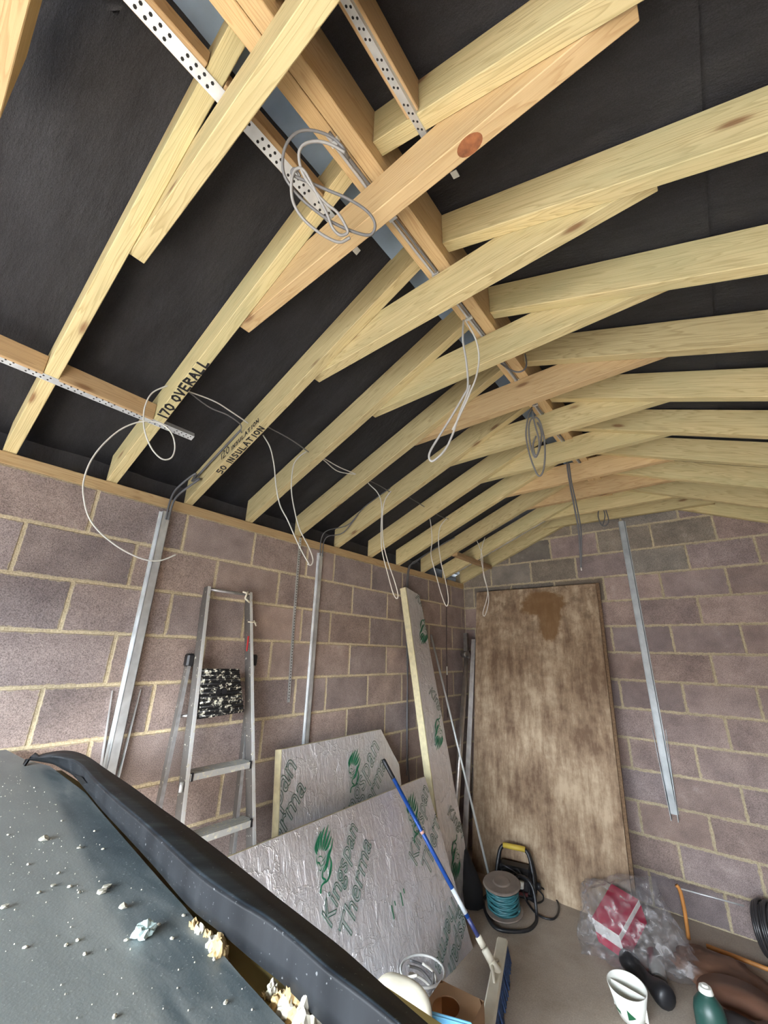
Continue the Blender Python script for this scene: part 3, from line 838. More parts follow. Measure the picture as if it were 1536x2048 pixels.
def scribble(text, O, ux, uy, size, adv, r, n):
    """flat marker strokes in the plane ux, uy, lifted along n"""
    bm = bmesh.new()
    O, ux, uy, n = Vector(O), Vector(ux).normalized(), Vector(uy).normalized(), Vector(n).normalized()
    x = 0
    for ch in text:
        if ch != ' ':
            for pl in STROKE[ch]:
                q = [O + ux * ((x + px * adv * 1.15) + R.uniform(-.001, .001)) + uy * (py * size + R.uniform(-.0015, .0015)) for px, py in pl]
                for a_, b_ in zip(q[:-1], q[1:]):
                    d = (b_ - a_)
                    if d.length < 1e-6: continue
                    d.normalize()
                    s = n.cross(d) * r
                    a2, b2 = a_ - d * r * .6, b_ + d * r * .6
                    bm.faces.new([bm.verts.new(v_ + n * .0007) for v_ in (a2 - s, b2 - s, b2 + s, a2 + s)])
        x += adv * (1.0 if ch not in "1I'" else .7) * (.6 if ch == ' ' else 1)
    return bm
sl_dir = Vector((1, 0, SL)).normalized(); sl_nrm = Vector((SL, 0, -1)).normalized()
def on_raft(i, x, dy): return Vector((x, YR[i] + dy, zl(x)))
bm = scribble('170 OVERALL', on_raft(2, .470, .017), sl_dir, (0, -1, 0), .037, .037, .0046, sl_nrm)
link('marker_writing', bm, INK, rafters[2])['kind'] = 'stuff'
bm = scribble('50 INSULATION', on_raft(3, .29, .014), sl_dir, (0, -1, 0), .031, .034, .0036, sl_nrm)
link('marker_writing', bm, INK, rafters[3])['kind'] = 'stuff'
bm = scribble('120', Vector((.335, YR[3] - .0237, zl(.335) + .030)), sl_dir, (-SL, 0, 1), .045, .034, .0034, (0, -1, 0))
bm2 = scribble('INSULATION', Vector((.43, YR[3] - .0237, zl(.43) + .020)), sl_dir, (-SL, 0, 1), .026, .027, .0030, (0, -1, 0))
link('marker_writing', bm, INK, rafters[3])['kind'] = 'stuff'; link('marker_writing', bm2, INK, rafters[3])['kind'] = 'stuff'

# ---------------------------------------------------------------- cables in the roof
D = DATA
def two(p, dz=.0): return [Vector(q) for q in p]
cable('cable', D['cable_a'], .0032, WCABLE, 'pale cable hanging in a big loop from the rafter marked 170 OVERALL', group=None)
cable('cable', D['cable_b'], .0032, WCABLE, 'pale cable dropping from the rafter marked INSULATION to the perforated strip')
cable('cable', D['cable_c'], .0032, WCABLE, 'pale cable looping from the fourth rafter down past the wall plate')
cable('cable', [(.60, -2.455, 2.86)] + D['cable_d'], .0034, WCABLE, 'white cable loop hanging beside the top of the tall foam board')
cable('cable', [(.56, -1.65, 2.83)] + D['cable_e'], .0036, WCABLE, 'white cable loop hanging left of the far corner')
cable('cable', [(.57, -.835, 2.84)] + D['cable_f'], .0038, WCABLE, 'twisted white cable loop hanging in front of the plywood sheet')
co = empty('cable_coil', D['coil_a1'][0], 'coil of grey cable hanging from the ridge near the camera', 'cable')
cable('strand', [(1.67, -3.74, 3.128)] + D['coil_a1'], .0042, GCABLE, None, parent=co)
cable('strand', D['coil_a2'], .0042, plain('light_grey_sheath', (.30, .29, .27), .5), None, parent=co)
co = empty('cable_coil', D['coil_b1'][0], 'long narrow loop of grey cable hanging from the ridge', 'cable')
cable('strand', D['coil_b1'], .0045, plain('mid_grey_sheath', (.50, .49, .46), .5), None, parent=co)
cable('strand', D['coil_b2'], .0038, WCABLE, None, parent=co)
co = empty('cable_coil', D['coil_c1'][0], 'small oval coil of grey cable hanging from the ridge towards the gable', 'cable')
cable('strand', D['coil_c1'], .0050, GCABLE, None, parent=co)
cable('strand', D['coil_c2'], .0050, GCABLE, None, parent=co)
co = empty('cable_drop', D['drop_a'][0], 'pair of dark grey cables hanging straight down before the gable', 'cable')
cable('strand', [(1.645, -1.39, 3.134)] + D['drop_a'], .0065, DCABLE, None, parent=co)
cable('strand', D['drop_b'], .0055, DCABLE, None, parent=co)
bm = bmesh.new(); e_ = Vector(D['drop_a'][-1]); tube(bm, [e_, e_ + Vector((0, 0, -.02))], .003, 6)
link('copper_end', bm, WHITEP, co)
cable('cable', D['hook_a'], .0050, DCABLE, 'little hooked tail of dark cable on the last collar ties')
cable('cable', D['sag'], .0040, DCABLE, 'dark cable sagging across the ridge board')
for k, n_ in (('run_a', 'pale cable between the second and third rafters'), ('run_b', 'grey cable curving to the clip on the third rafter'), ('run_c', 'grey cable between the third and fourth rafters'),
              ('run_d', 'pale cable between the fourth and fifth rafters'), ('run_e', 'grey cable just under the pale one between the fourth and fifth rafters'),
              ('run_f', 'cable between the fifth and sixth rafters'), ('run_g', 'cable between the sixth and seventh rafters'), ('run_h', 'cable between the seventh and eighth rafters')):
    P_ = [Vector(q) for q in D[k]]
    d0 = (P_[0] - P_[1]).normalized(); d1 = (P_[-1] - P_[-2]).normalized()
    P_ = [P_[0] + d0 * .03] + P_ + [P_[-1] + d1 * .02]
    cable('cable', P_, .0032, WCABLE if 'pale' in n_ else GCABLE, n_)
fd = empty('feed_cable', (.035, -3.405, 2.52), 'pair of black cables clipped along the third rafter and down into the left trunking', 'cable')
F_ = D['feed_a']
cable('strand', F_[:1] + F_[1:3] + [(.16, -3.35, 2.66), (.06, -3.38, 2.60), (.035, -3.40, 2.53), (.03, -3.405, 2.40)], .006, DCABLE, None, parent=fd)
cable('strand', [F_[2], (.17, -3.33, 2.63), (.075, -3.36, 2.575), (.045, -3.388, 2.51), (.035, -3.392, 2.40)], .006, DCABLE, None, parent=fd)
fd = empty('feed_cable', (.035, -2.27, 2.52), 'pair of thin black cables bending down into the trunking right of the stepladder', 'cable')
cable('strand', [(.55, -2.11, 2.9), (.30, -2.11, 2.80), (.16, -2.13, 2.68), (.06, -2.25, 2.62), (.03, -2.28, 2.55), (.03, -2.28, 2.42)], .004, DCABLE, None, parent=fd)
cable('strand', [(.25, -2.12, 2.75), (.12, -2.14, 2.62), (.05, -2.23, 2.58), (.03, -2.255, 2.52), (.03, -2.255, 2.42)], .004, DCABLE, None, parent=fd)
fd = empty('feed_cable', (.03, -1.14, 2.5), 'dark cables dropping behind the top of the tall foam board', 'cable')
cable('strand', [(.45, -.98, 2.80), (.2, -1.0, 2.70), (.09, -1.06, 2.62), (.03, -1.12, 2.54), (.012, -1.135, 2.3), (.010, -1.12, 1.8), (.012, -1.14, 1.1), (.015, -1.10, .72)], .005, DCABLE, None, parent=fd)
cable('strand', [(.40, -.99, 2.78), (.18, -1.02, 2.68), (.07, -1.09, 2.58), (.025, -1.15, 2.5), (.010, -1.15, 2.1), (.012, -1.13, 1.4), (.03, -1.16, .8)], .005, DCABLE, None, parent=fd)
# thick bundle of cables between the far rafters
for q, (x0, x1, ya, yb) in enumerate(((.35, .95, -.70, -.60), (.5, 1.1, -.25, -.2), (.35, 1.3, -.31, -.18))):
    P_ = [(x0 + (x1 - x0) * t / 5, ya + (yb - ya) * t / 5, zl(x0 + (x1 - x0) * t / 5) + .10 + .006 * math.sin(t * 2 + q)) for t in range(6)]
    cable('cable', P_, .007, DCABLE, 'dark cable running up the slope in the %s rafter bay from the gable' % ('second', 'last', 'first')[q] if q != 1 else 'short dark cable beside a longer one in the last rafter bay')
# the two grey cables lying in the ridge groove
rc = empty('ridge_cable', (1.66, -3.3, 3.128), 'grey cables clipped along the groove of the ridge board', 'cable')
for dx, ph in ((0, 0), (.011, 1.4)):
    P_ = [(1.664 + dx + .003 * math.sin(y_ * 4 + ph), y_, 3.127) for y_ in [-3.82 + .12 * t for t in range(24)]]
    cable('strand', P_, .005, GCABLE if dx else plain('pale_sheath2', (.45, .44, .42), .5), None, parent=rc, sub=3)
bm = bmesh.new()
for t in range(10): box(bm, 1.655, 1.684, -3.8 + .27 * t, -3.788 + .27 * t, 3.1195, 3.132)
link('cable_clips', bm, GALV, rc)['kind'] = 'stuff'

# ---------------------------------------------------------------- on the left wall
def channel(name, x, y, z0, z1, w, d, label, face='x', lip=.006, GALV=GALV):
    """galvanised capping: shallow U with flanges against the wall"""
    e = empty(name, (x, y, z0), label, 'trunking')
    bm = bmesh.new()
    def bx(a0, a1, b0, b1, mi=0):
        if face == 'x': box(bm, b0, b1, y + a0, y + a1, z0, z1)
        else: box(bm, x + a0, x + a1, -b1, -b0, z0, z1)
    bx(-w / 2, w / 2, d - .0015, d)
    bx(-w / 2, -w / 2 + .0015, .002, d); bx(w / 2 - .0015, w / 2, .002, d)
    link('cover', bm, GALV, e)
    bm = bmesh.new()
    bx(-w / 2 - lip, -w / 2, .002, .004); bx(w / 2, w / 2 + lip, .002, .004)
    link('flange', bm, GALV, e)
    return e
t1 = channel('cable_trunking', .002, -3.405, 1.02, 2.445, .040, .032, 'galvanised cable trunking left of the stepladder', lip=.010)
for s in (-1, 1):
    bm = bmesh.new()
    hexa(bm, [(.004, -3.405 + s * .022, .95), (.05, -3.405 + s * .022, .95), (.05, -3.405 + s * .024, .95), (.004, -3.405 + s * .024, .95),
              (.004, -3.405 + s * .060, 1.55), (.012, -3.405 + s * .060, 1.55), (.012, -3.405 + s * .063, 1.55), (.004, -3.405 + s * .063, 1.55)])
    link('bent_flange', bm, GALV, t1)
t2 = channel('cable_trunking', .002, -2.262, 1.05, 2.445, .032, .024, 'narrow galvanised trunking right of the stepladder', lip=.008)
t3 = channel('cable_trunking', 1.712, 0, .64, 2.985, .044, .028, 'tall galvanised trunking on the gable wall right of the plywood', face='y', lip=.008, GALV=GALV_D)
for s in (-1, 1):
    bm = bmesh.new()
    hexa(bm, [(1.712 + s * .020, -.05, .60), (1.712 + s * .024, -.05, .60), (1.712 + s * .024, -.004, .60), (1.712 + s * .020, -.004, .60),
              (1.712 + s * .045, -.015, 1.22), (1.712 + s * .048, -.015, 1.22), (1.712 + s * .048, -.004, 1.22), (1.712 + s * .045, -.004, 1.22)])
    link('bent_flange', bm, GALV_D, t3)
# perforated strip
SP = D['strap']
o = None
bm = bmesh.new()
for (y0_, z0_), (y1_, z1_) in (((-2.462, 2.52), (-2.45, 1.95)), ((-2.45, 1.95), (-2.43, 1.43))):
    hexa(bm, [(.006, y1_ - .011, z1_), (.008, y1_ - .011, z1_), (.008, y1_ + .011, z1_), (.006, y1_ + .011, z1_), (.006, y0_ - .011, z0_), (.008, y0_ - .011, z0_), (.008, y0_ + .011, z0_), (.006, y0_ + .011, z0_)])
o = props(link('perforated_strip', bm, GALV), 'thin perforated metal strip hanging down the block wall from the plate', 'metal strap')
bm = bmesh.new()
for q in range(60):
    z_ = 1.45 + q * .0178
    y_ = -2.43 - (z_ - 1.43) / 1.09 * .032
    box(bm, .0081, .0085, y_ - .003, y_ + .003, z_, z_ + .007)
link('holes', bm, HOLE, o)['kind'] = 'stuff'
# thin dark rod with pale band
e = empty('hanging_cable', (.02, -.44, 2.53), 'thin dark cable hanging straight down the wall near the far corner', 'cable')
cable('strand', [(.03, -.44, 2.52), (.02, -.455, 1.9), (.02, -.465, 1.5), (.02, -.473, 1.166)], .0055, plain('brown_sheath', (.07, .05, .045), .6), None, parent=e)
bm = bmesh.new(); tube(bm, [(.02, -.461, 1.63), (.02, -.463, 1.55)], .0065, 8); link('pale_band', bm, WHITEP, e)

# ---------------------------------------------------------------- stepladder
lad = empty('stepladder', (.37, -2.95, 0), 'paint splashed aluminium stepladder leaning on the block wall', 'stepladder')
PL = Vector((1, 0, .17)).normalized()
def ladx(z): return .04 + .17 * (2.09 - z)
def rail(y0, z0, y1, z1, dx, w, dp, m, name='rail'):
    p0 = Vector((ladx(z0) + dx, y0, z0)); p1 = Vector((ladx(z1) + dx, y1, z1))
    F = frame_from(p1 - p0, (0, 1, 0), p0)
    L_ = (p1 - p0).length
    bm = bmesh.new()
    # C section: flange towards the room, web, rear flange
    sgn = 1 if F.to_3x3().col[2].x > 0 else -1
    box(bm, 0, L_, -w / 2, w / 2, -.002 * sgn, 0)
    o_ = link('rail', bm, m, lad, False, F)
    bm = bmesh.new()
    box(bm, 0, L_, -w / 2, -w / 2 + .002, -dp * sgn, -.002 * sgn)
    box(bm, 0, L_, -w / 2, w / 2, -dp * sgn, (-dp + .002) * sgn)
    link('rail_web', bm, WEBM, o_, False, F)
    return o_
def paint_mat(name, base, amt, metal=.75):
    m, nt, b = mat(name)
    tc = N(nt, 'ShaderNodeTexCoord')
    a_ = N(nt, 'ShaderNodeTexNoise', i_Scale=45.0, i_Detail=6.0, i_Roughness=.75)
    nt.links.new(tc.outputs['Object'], a_.inputs['Vector'])
    r = ramp(nt, [(amt, g3(0)), (amt + .03, g3(1))])
    nt.links.new(a_.outputs[0], r.inputs[0])
    nt.links.new(mixc(nt, r.outputs[0], base, (.70, .68, .56)), b.inputs['Base Color'])
    nt.links.new(math_n(nt, 'MULTIPLY', math_n(nt, 'SUBTRACT', 1.0, r.outputs[0]), metal), b.inputs['Metallic'])
    b.inputs['Roughness'].default_value = .45
    return m
ALU_P = paint_mat('splashed_aluminium', (.78, .80, .80), .57, .45)
ALU_S = paint_mat('stained_aluminium', (.58, .60, .59), .55, .5)
STEPM = paint_mat('splashed_black_step', (.012, .012, .013), .55, 0)
WEBM = paint_mat('shaded_web', (.15, .14, .13), .62, .4)  # same aluminium darkened: shade and wall reflection put into its colour
bot = 0.0
def ly(z): return -3.101 - .034 * (2.07 - z)
def ry(z): return -2.828 + .057 * (2.07 - z)
rail(ly(0.01), 0.01, ly(2.08), 2.08, 0, .018, .06, ALU_P, 'left')
rail(ry(0.01), 0.01, ry(2.08), 2.08, 0, .018, .06, ALU_P, 'right')
bm = bmesh.new()
tube(bm, [(ladx(2.07) - .02, ly(2.07) + .012, 2.065), (ladx(2.07) - .02, ry(2.07) - .012, 2.065)], .009, 10)
link('top_bar', bm, ALU, lad, True)
bm = bmesh.new()
for (a_, b_) in (((.02, 0, .015), (.03, -.02, -.03)), ((.03, -.02, -.03), (.03, .015, -.05)), ((.01, -.03, .01), (.025, .01, 0))):
    B0 = Vector((ladx(2.07) - .01, ry(2.07) - .03, 2.065)); tube(bm, [B0 + Vector(a_), B0 + Vector(b_)], .006, 6)
link('tied_cord', bm, CREAMP, lad)
bm = bmesh.new()
for (a_, b_) in (((.004, -.03, 0), (.004, .03, .0)), ((.004, .01, .01), (.004, .03, -.02))):
    B0 = Vector((ladx(1.9) + .004, ry(1.9), 1.90)); tube(bm, [B0 + Vector(a_), B0 + Vector(b_)], .004, 6)
link('tied_cord', bm, CREAMP, lad)
for z in (1.185, .935, .685, .435, .2):
    x = ladx(z)
    bm = bmesh.new()
    F = Matrix.Translation((x, 0, z))
    box(bm, -.085, .006, ly(z) + .012, ry(z) - .012, -.004, .0, M=F)
    box(bm, .003, .006, ly(z) + .012, ry(z) - .012, -.028, -.004, M=F)
    for q in range(6): box(bm, -.078 + q * .014, -.073 + q * .014, ly(z) + .014, ry(z) - .014, 0, .0015, M=F)
    s = link('step', bm, ALU_S, lad)
    for yy in (ly(z) + .014, ry(z) - .024):
        bm = bmesh.new(); box(bm, -.004, .008, yy, yy + .010, -.030, .004, M=F)
        link('end_cap', bm, BLACKP, s)
# tilted black platform
pv = [Vector(q) for q in D['lad_pl']]
nrm = (pv[1] - pv[0]).cross(pv[3] - pv[0]).normalized()
if nrm.x > 0: nrm = -nrm
bm = bmesh.new()
hexa(bm, [pv[3], pv[2], pv[2] + nrm * .02, pv[3] + nrm * .02, pv[0], pv[1], pv[1] + nrm * .02, pv[0] + nrm * .02])
# ribs across
for q in range(11):
    t = (q + .5) / 11
    a_, b_ = pv[3].lerp(pv[0], t), pv[2].lerp(pv[1], t)
    tube(bm, [a_ - nrm * .001, b_ - nrm * .001], .0045, 5)
pf = link('platform', bm, STEPM, lad)
pf['label'] = 'black ribbed top platform splashed with white paint'
bm = bmesh.new()
c0 = (pv[0] + pv[1] + pv[2] + pv[3]) / 4 - nrm * .005
bm.free()
for s in (-.022, .014):
    bm = bmesh.new(); box(bm, -.006, 0, s - .012, s + .012, -.013, .013, M=Matrix.Translation(c0)); link('slot', bm, BLACKP, pf)
# rear frame
for (y0_, z0_, y1_, z1_, nm) in ((-3.34, .01, -3.138, 1.69, 'left'), (-2.90, .01, -2.747, 1.69, 'right')):
    rail(y0_, z0_, y1_, z1_, -.066, .018, .035, ALU, nm)
    bm = bmesh.new()
    Mx = Matrix.Translation((ladx(1.69) - .066, y1_, 1.695))
    box(bm, -.038, .010, -.020, .020, -.045, .022, bev=.009, M=Mx)
    link('hinge_cap', bm, BLACKP, lad)
for z in (1.42, .7):
    bm = bmesh.new(); tube(bm, [(ladx(z) - .09, -3.16, z), (ladx(z) - .09, -2.80, z)], .008, 8)
    link('brace', bm, ALU, lad, True)
bm = bmesh.new(); tube(bm, [(ladx(1.13) - .01, ly(1.13) - .022, 1.12), (ladx(1.13) - .01, ly(1.13) - .022, 1.16)], .009, 8)
link('rivet', bm, GALV, lad, True)
bm = bmesh.new()
z_ = 1.80; hexa(bm, [(ladx(1.74) - .035, ry(1.74) - .0165, 1.735), (ladx(1.74) - .028, ry(1.74) - .0165, 1.735), (ladx(1.74) - .028, ry(1.74) - .0125, 1.735), (ladx(1.74) - .035, ry(1.74) - .0125, 1.735),
       (ladx(1.82) - .018, ry(1.82) - .0165, 1.82), (ladx(1.82) - .008, ry(1.82) - .0165, 1.82), (ladx(1.82) - .008, ry(1.82) - .0125, 1.82), (ladx(1.82) - .018, ry(1.82) - .0125, 1.82)])
link('red_sticker', bm, plain('red_sticker', (.5, .03, .03), .5), lad)

# ---------------------------------------------------------------- foil faced foam boards
def text_bm(txt, size, shear=.22, outline=.0011, fill=False):
    cu = bpy.data.curves.new('t', 'FONT')
    cu.body = txt; cu.size = size; cu.shear = shear; cu.space_character = 1.02; cu.resolution_u = 5
    if fill: cu.extrude = .0003
    else:
        cu.fill_mode = 'NONE'; cu.bevel_depth = outline; cu.bevel_resolution = 0
    ob = bpy.data.objects.new('t', cu); COL.objects.link(ob)
    dg = bpy.context.evaluated_depsgraph_get()
    me = bpy.data.meshes.new_from_object(ob.evaluated_get(dg))
    bpy.data.objects.remove(ob)
    bm = bmesh.new(); bm.from_mesh(me)
    bpy.data.meshes.remove(me)
    for v_ in bm.verts: v_.co.z = v_.co.z * .25 + .0004
    return bm

def leaf(bm, a_, b_, bulge, w, z=.0008, steps=8):
    a_, b_ = Vector(a_), Vector(b_)
    d = b_ - a_
    n_ = Vector((-d.y, d.x))
    L_, R_ = [], []
    for i in range(steps + 1):
        t = i / steps
        c_ = a_ + d * t + n_ * bulge * math.sin(math.pi * t)
        ww = w * math.sin(math.pi * min(1, .08 + t * .92)) ** .8
        nn = n_.normalized()
        L_.append(bm.verts.new((*(c_ + nn * ww), z))); R_.append(bm.verts.new((*(c_ - nn * ww), z)))
    for i in range(steps): bm.faces.new((L_[i], L_[i + 1], R_[i + 1], R_[i]))

def ribbon(bm, pts, ws, z=.0008):
    P_ = smooth_path([(x, y, 0) for x, y in pts], 6)
    n = len(P_); prev = None
    for i, p in enumerate(P_):
        t = P_[min(i + 1, n - 1)] - P_[max(i - 1, 0)]
        nn = Vector((-t.y, t.x, 0)).normalized()
        f = i / (n - 1) * (len(ws) - 1); k = min(int(f), len(ws) - 2)
        w = ws[k] + (ws[k + 1] - ws[k]) * (f - k)
        a, c = bm.verts.new((p.x + nn.x * w, p.y + nn.y * w, z)), bm.verts.new((p.x - nn.x * w, p.y - nn.y * w, z))
        if prev: bm.faces.new((prev[0], a, c, prev[1]))
        prev = (a, c)

def lion_bm(s):
    """prowling maned beast emblem, height s, origin at its front paw"""
    bm = bmesh.new()
    def rb(pts, ws): ribbon(bm, [(x * s, y * s) for x, y in pts], [w * s for w in ws])
    hairs = (((-.02, .56), (-.05, .66), (-.03, .76)), ((.0, .60), (-.02, .72), (.04, .84)), ((.04, .62), (.04, .78), (.12, .92)), ((.08, .62), (.11, .80), (.22, .97)),
             ((.12, .61), (.19, .78), (.33, 1.0)), ((.15, .60), (.25, .74), (.37, .90)), ((.18, .59), (.28, .66), (.38, .80)))
    for h_ in hairs: rb(h_, [.003, .020, .026, .016, .001])
    rb(((.42, .76), (.36, .62), (.28, .52), (.20, .36), (.12, .28)), [.004, .018, .034, .030, .004])
    rb(((.30, .50), (.33, .38), (.29, .26), (.24, .16)), [.004, .022, .028, .006])
    rb(((.24, .44), (.12, .33), (.08, .22), (.16, .16), (.05, .10), (.02, .0)), [.003, .010, .014, .016, .014, .020])
    rb(((.30, .28), (.22, .16), (.10, .12)), [.010, .018, .003])
    rb(((-.03, .56), (-.04, .47), (-.01, .40)), [.002, .010, .002])
    rb(((.0, .52), (.06, .53), (.12, .50)), [.002, .009, .002])
    rb(((-.02, .45), (.03, .43), (.05, .38)), [.010, .014, .003])
    rb(((.08, .44), (.14, .47), (.20, .52)), [.002, .008, .002])
    rb(((.06, .38), (.12, .40), (.18, .46)), [.002, .008, .002])
    rb(((.01, .34), (.05, .32), (.09, .36)), [.002, .008, .002])
    return bm

def loc(F, p): q = F.inverted() @ Vector(p); return (q.x, q.y)
def board_frame(p_low, p_high):
    """local x = along the wall (+y), local y = up the board, local z = out of its face"""
    up = (Vector(p_high) - Vector(p_low)).normalized()
    x = Vector((0, 1, 0))
    z = x.cross(up).normalized()
    return Matrix(((x.x, up.x, z.x, p_low[0]), (x.y, up.y, z.y, p_low[1]), (x.z, up.z, z.z, p_low[2]), (0, 0, 0, 1)))

def foam_board(name, F, outline, thick, label):
    e = empty(name, F.translation, label, 'insulation board')
    n = len(outline)
    bm = bmesh.new()
    a_ = [bm.verts.new((x, y, -.006)) for x, y in outline]; b_ = [bm.verts.new((x, y, -thick + .001)) for x, y in outline]
    bm.faces.new(a_); bm.faces.new(b_[::-1])
    for i in range(n): bm.faces.new((a_[i], a_[(i + 1) % n], b_[(i + 1) % n], b_[i]))
    link('foam_core', bm, FOAM, e, False, F)
    for nm, zz in (('foil_facing', 0.0), ('foil_backing', -thick - .0005)):
        bm = bmesh.new()
        xs = [p[0] for p in outline]; ys = [p[1] for p in outline]
        nx = max(4, int((max(xs) - min(xs)) / .012)); ny = max(4, int((max(ys) - min(ys)) / .012))
        if nm == 'foil_backing': nx, ny = 2, 2
        g = []
        for i in range(nx + 1):
            row = []
            for j in range(ny + 1):
                x = min(xs) + (max(xs) - min(xs)) * i / nx; y = min(ys) + (max(ys) - min(ys)) * j / ny
                d = 0
                if nm == 'foil_facing':
                    d = .0026 * noise.noise(Vector((x * 9, y * 6, 0))) + .0014 * (1 - abs(noise.noise(Vector((x * 26, y * 7, 3.1)))) * 3)
                row.append(bm.verts.new((x, y, zz + d)))
            g.append(row)
        for i in range(nx):
            for j in range(ny): bm.faces.new((g[i][j], g[i + 1][j], g[i + 1][j + 1], g[i][j + 1]))
        clip_to(bm, outline)
        fo = link(nm, bm, FOIL, e, True, F)
    return e

def clip_to(bm, outline, grow=0.0):
    n = len(outline)
    ar = sum(outline[i][0] * outline[(i + 1) % n][1] - outline[(i + 1) % n][0] * outline[i][1] for i in range(n))
    for i in range(n):
        a_, b_ = Vector(outline[i]), Vector(outline[(i + 1) % n])
        d = b_ - a_
        no = Vector((d.y, -d.x, 0)) * (1 if ar > 0 else -1)
        bmesh.ops.bisect_plane(bm, geom=bm.verts[:] + bm.edges[:] + bm.faces[:], plane_co=(a_.x, a_.y, 0), plane_no=no.normalized(), clear_outer=True)

def put_print(e, F, bm, p_local, ang, outline, m, name, z=.0055):
    M_ = Matrix.Translation((p_local[0], p_local[1], 0)) @ Matrix.Rotation(ang, 4, 'Z')
    bmesh.ops.transform(bm, matrix=M_, verts=bm.verts[:])
    clip_to(bm, outline)
    if not bm.faces: bm.free(); return
    me = bpy.data.meshes.new(name); bm.to_mesh(me); bm.free()
    link(name, me, m, e, False, F @ Matrix.Translation((0, 0, z)))

def place_text(e, F, txt, a3, b3, outline, m=PRINT_D, w=.0021):
    a_, b_ = Vector(loc(F, a3)), Vector(loc(F, b3))
    bm = text_bm(txt, 1.0, outline=.0)
    xs = [v_.co.x for v_ in bm.verts]; wid = max(xs) - min(xs); bm.free()
    size = (b_ - a_).length / wid
    bm = text_bm(txt, size, outline=w)
    d = b_ - a_
    put_print(e, F, bm, a_, math.atan2(d.y, d.x), outline, m, 'printed_name')
def place_lion(e, F, p3, s, ang, outline):
    put_print(e, F, lion_bm(s), loc(F, p3), ang, outline, PRINT, 'printed_emblem')

# front board
FF = board_frame((.66, -2.97, 0.0), (.348, -2.97, .867))
fq = [loc(FF, p) for p in D['fb'][:3]]
oF = [(fq[0][0], 0), (fq[2][0] + .006, 0), fq[1], fq[0]]
fbd = foam_board('foam_board', FF, oF, .05, 'large silver foil faced foam board leaning in front with green print')
place_text(fbd, FF, 'Kingspan', D['fb_k1'][0], D['fb_k1'][1], oF)
place_text(fbd, FF, 'Therma', D['fb_t1'][0], D['fb_t1'][1], oF)
angF = math.atan2(loc(FF, D['fb_k1'][1])[1] - loc(FF, D['fb_k1'][0])[1], loc(FF, D['fb_k1'][1])[0] - loc(FF, D['fb_k1'][0])[0])
place_lion(fbd, FF, Vector(D['fb_logo'][2]) + Vector((0, .01, 0)), .27, -.12, oF)
place_text(fbd, FF, 'Kingspan', D['fb_k2'][0], D['fb_k2'][1], oF)
t2_ = D['fb_t2']; place_text(fbd, FF, 'Therma', t2_[0], Vector(t2_[0]).lerp(Vector(t2_[1]), 1.22), oF)
place_lion(fbd, FF, Vector(D['fb_logo2'][2]) + Vector((.012, .01, -.03)), .27, -.12, oF)
t3_ = [Vector(q) for q in D['fb_t3']]; place_text(fbd, FF, 'Therma', t3_[0] + (t3_[0] - t3_[1]) * .15, t3_[1], oF)
t3_ = [Vector(q) for q in D['fb_k3']]; place_text(fbd, FF, 'Kingspan', t3_[0] + (t3_[0] - t3_[1]) * .5, t3_[1] + (t3_[1] - t3_[0]) * .4, oF)
bm = scribble("1'1'", Vector(D['fb_m'][0]), Vector(D['fb_m'][1]) - Vector(D['fb_m'][0]), FF.to_3x3().col[1], .055, .07, .004, FF.to_3x3().col[2])
bmesh.ops.translate(bm, vec=FF.to_3x3().col[2] * .005, verts=bm.verts[:])
link('marker_writing', bm, PRINT, fbd)['kind'] = 'stuff'
# back board with a chamfered corner
FB = board_frame((.33, -2.60, 0.0), (.12, -2.60, 1.2))
L_ = 1.2183
oB = [(-.004, 0), (1.17, 0), (1.155, .86), (1.165, .945), (.98, L_), (.06, L_ - .005)]
bbd = foam_board('foam_board', FB, oB, .06, 'foil faced foam board with a cut corner behind the large one')
place_text(bbd, FB, 'Kingspan', (.222, -2.09, .62), D['bb_k'][1], oB)
place_text(bbd, FB, 'Therma', (.222, -1.92, .62), D['bb_t'][1], oB)
place_lion(bbd, FB, (.176, -2.00, .88), .25, -.12, oB)
place_text(bbd, FB, 'Kingspan', (.222, -2.78, .62), D['bb_k0'][1], oB)
place_text(bbd, FB, 'Therma', (.222, -2.68, .62), D['bb_t0'][1], oB)
# tall narrow board
FT = board_frame((.42, -1.25, 0.0), (.075, -1.25, 2.3))
tq = [loc(FT, p) for p in D['tb'][:4]]
oT = [(.10, 0), (.34, 0), (tq[3][0], tq[3][1]), (tq[1][0] + .03, tq[1][1] - .16), (tq[1][0], tq[1][1]), (tq[0][0], tq[0][1] + .01), (tq[2][0], tq[2][1])]
tbd = foam_board('foam_board', FT, oT, .070, 'tall narrow offcut of foil faced foam board leaning on the wall')
for q in (0, 2, 4):
    a_, b_ = Vector(D['tb_m'][q]), Vector(D['tb_m'][q + 1])
    place_text(tbd, FT, 'Kingspan', a_ + Vector((0, -.03, .08)), a_ + Vector((0, .26, -.20)), oT)
    place_lion(tbd, FT, b_ + Vector((0, .05, .13)), .27, math.radians(170), oT)

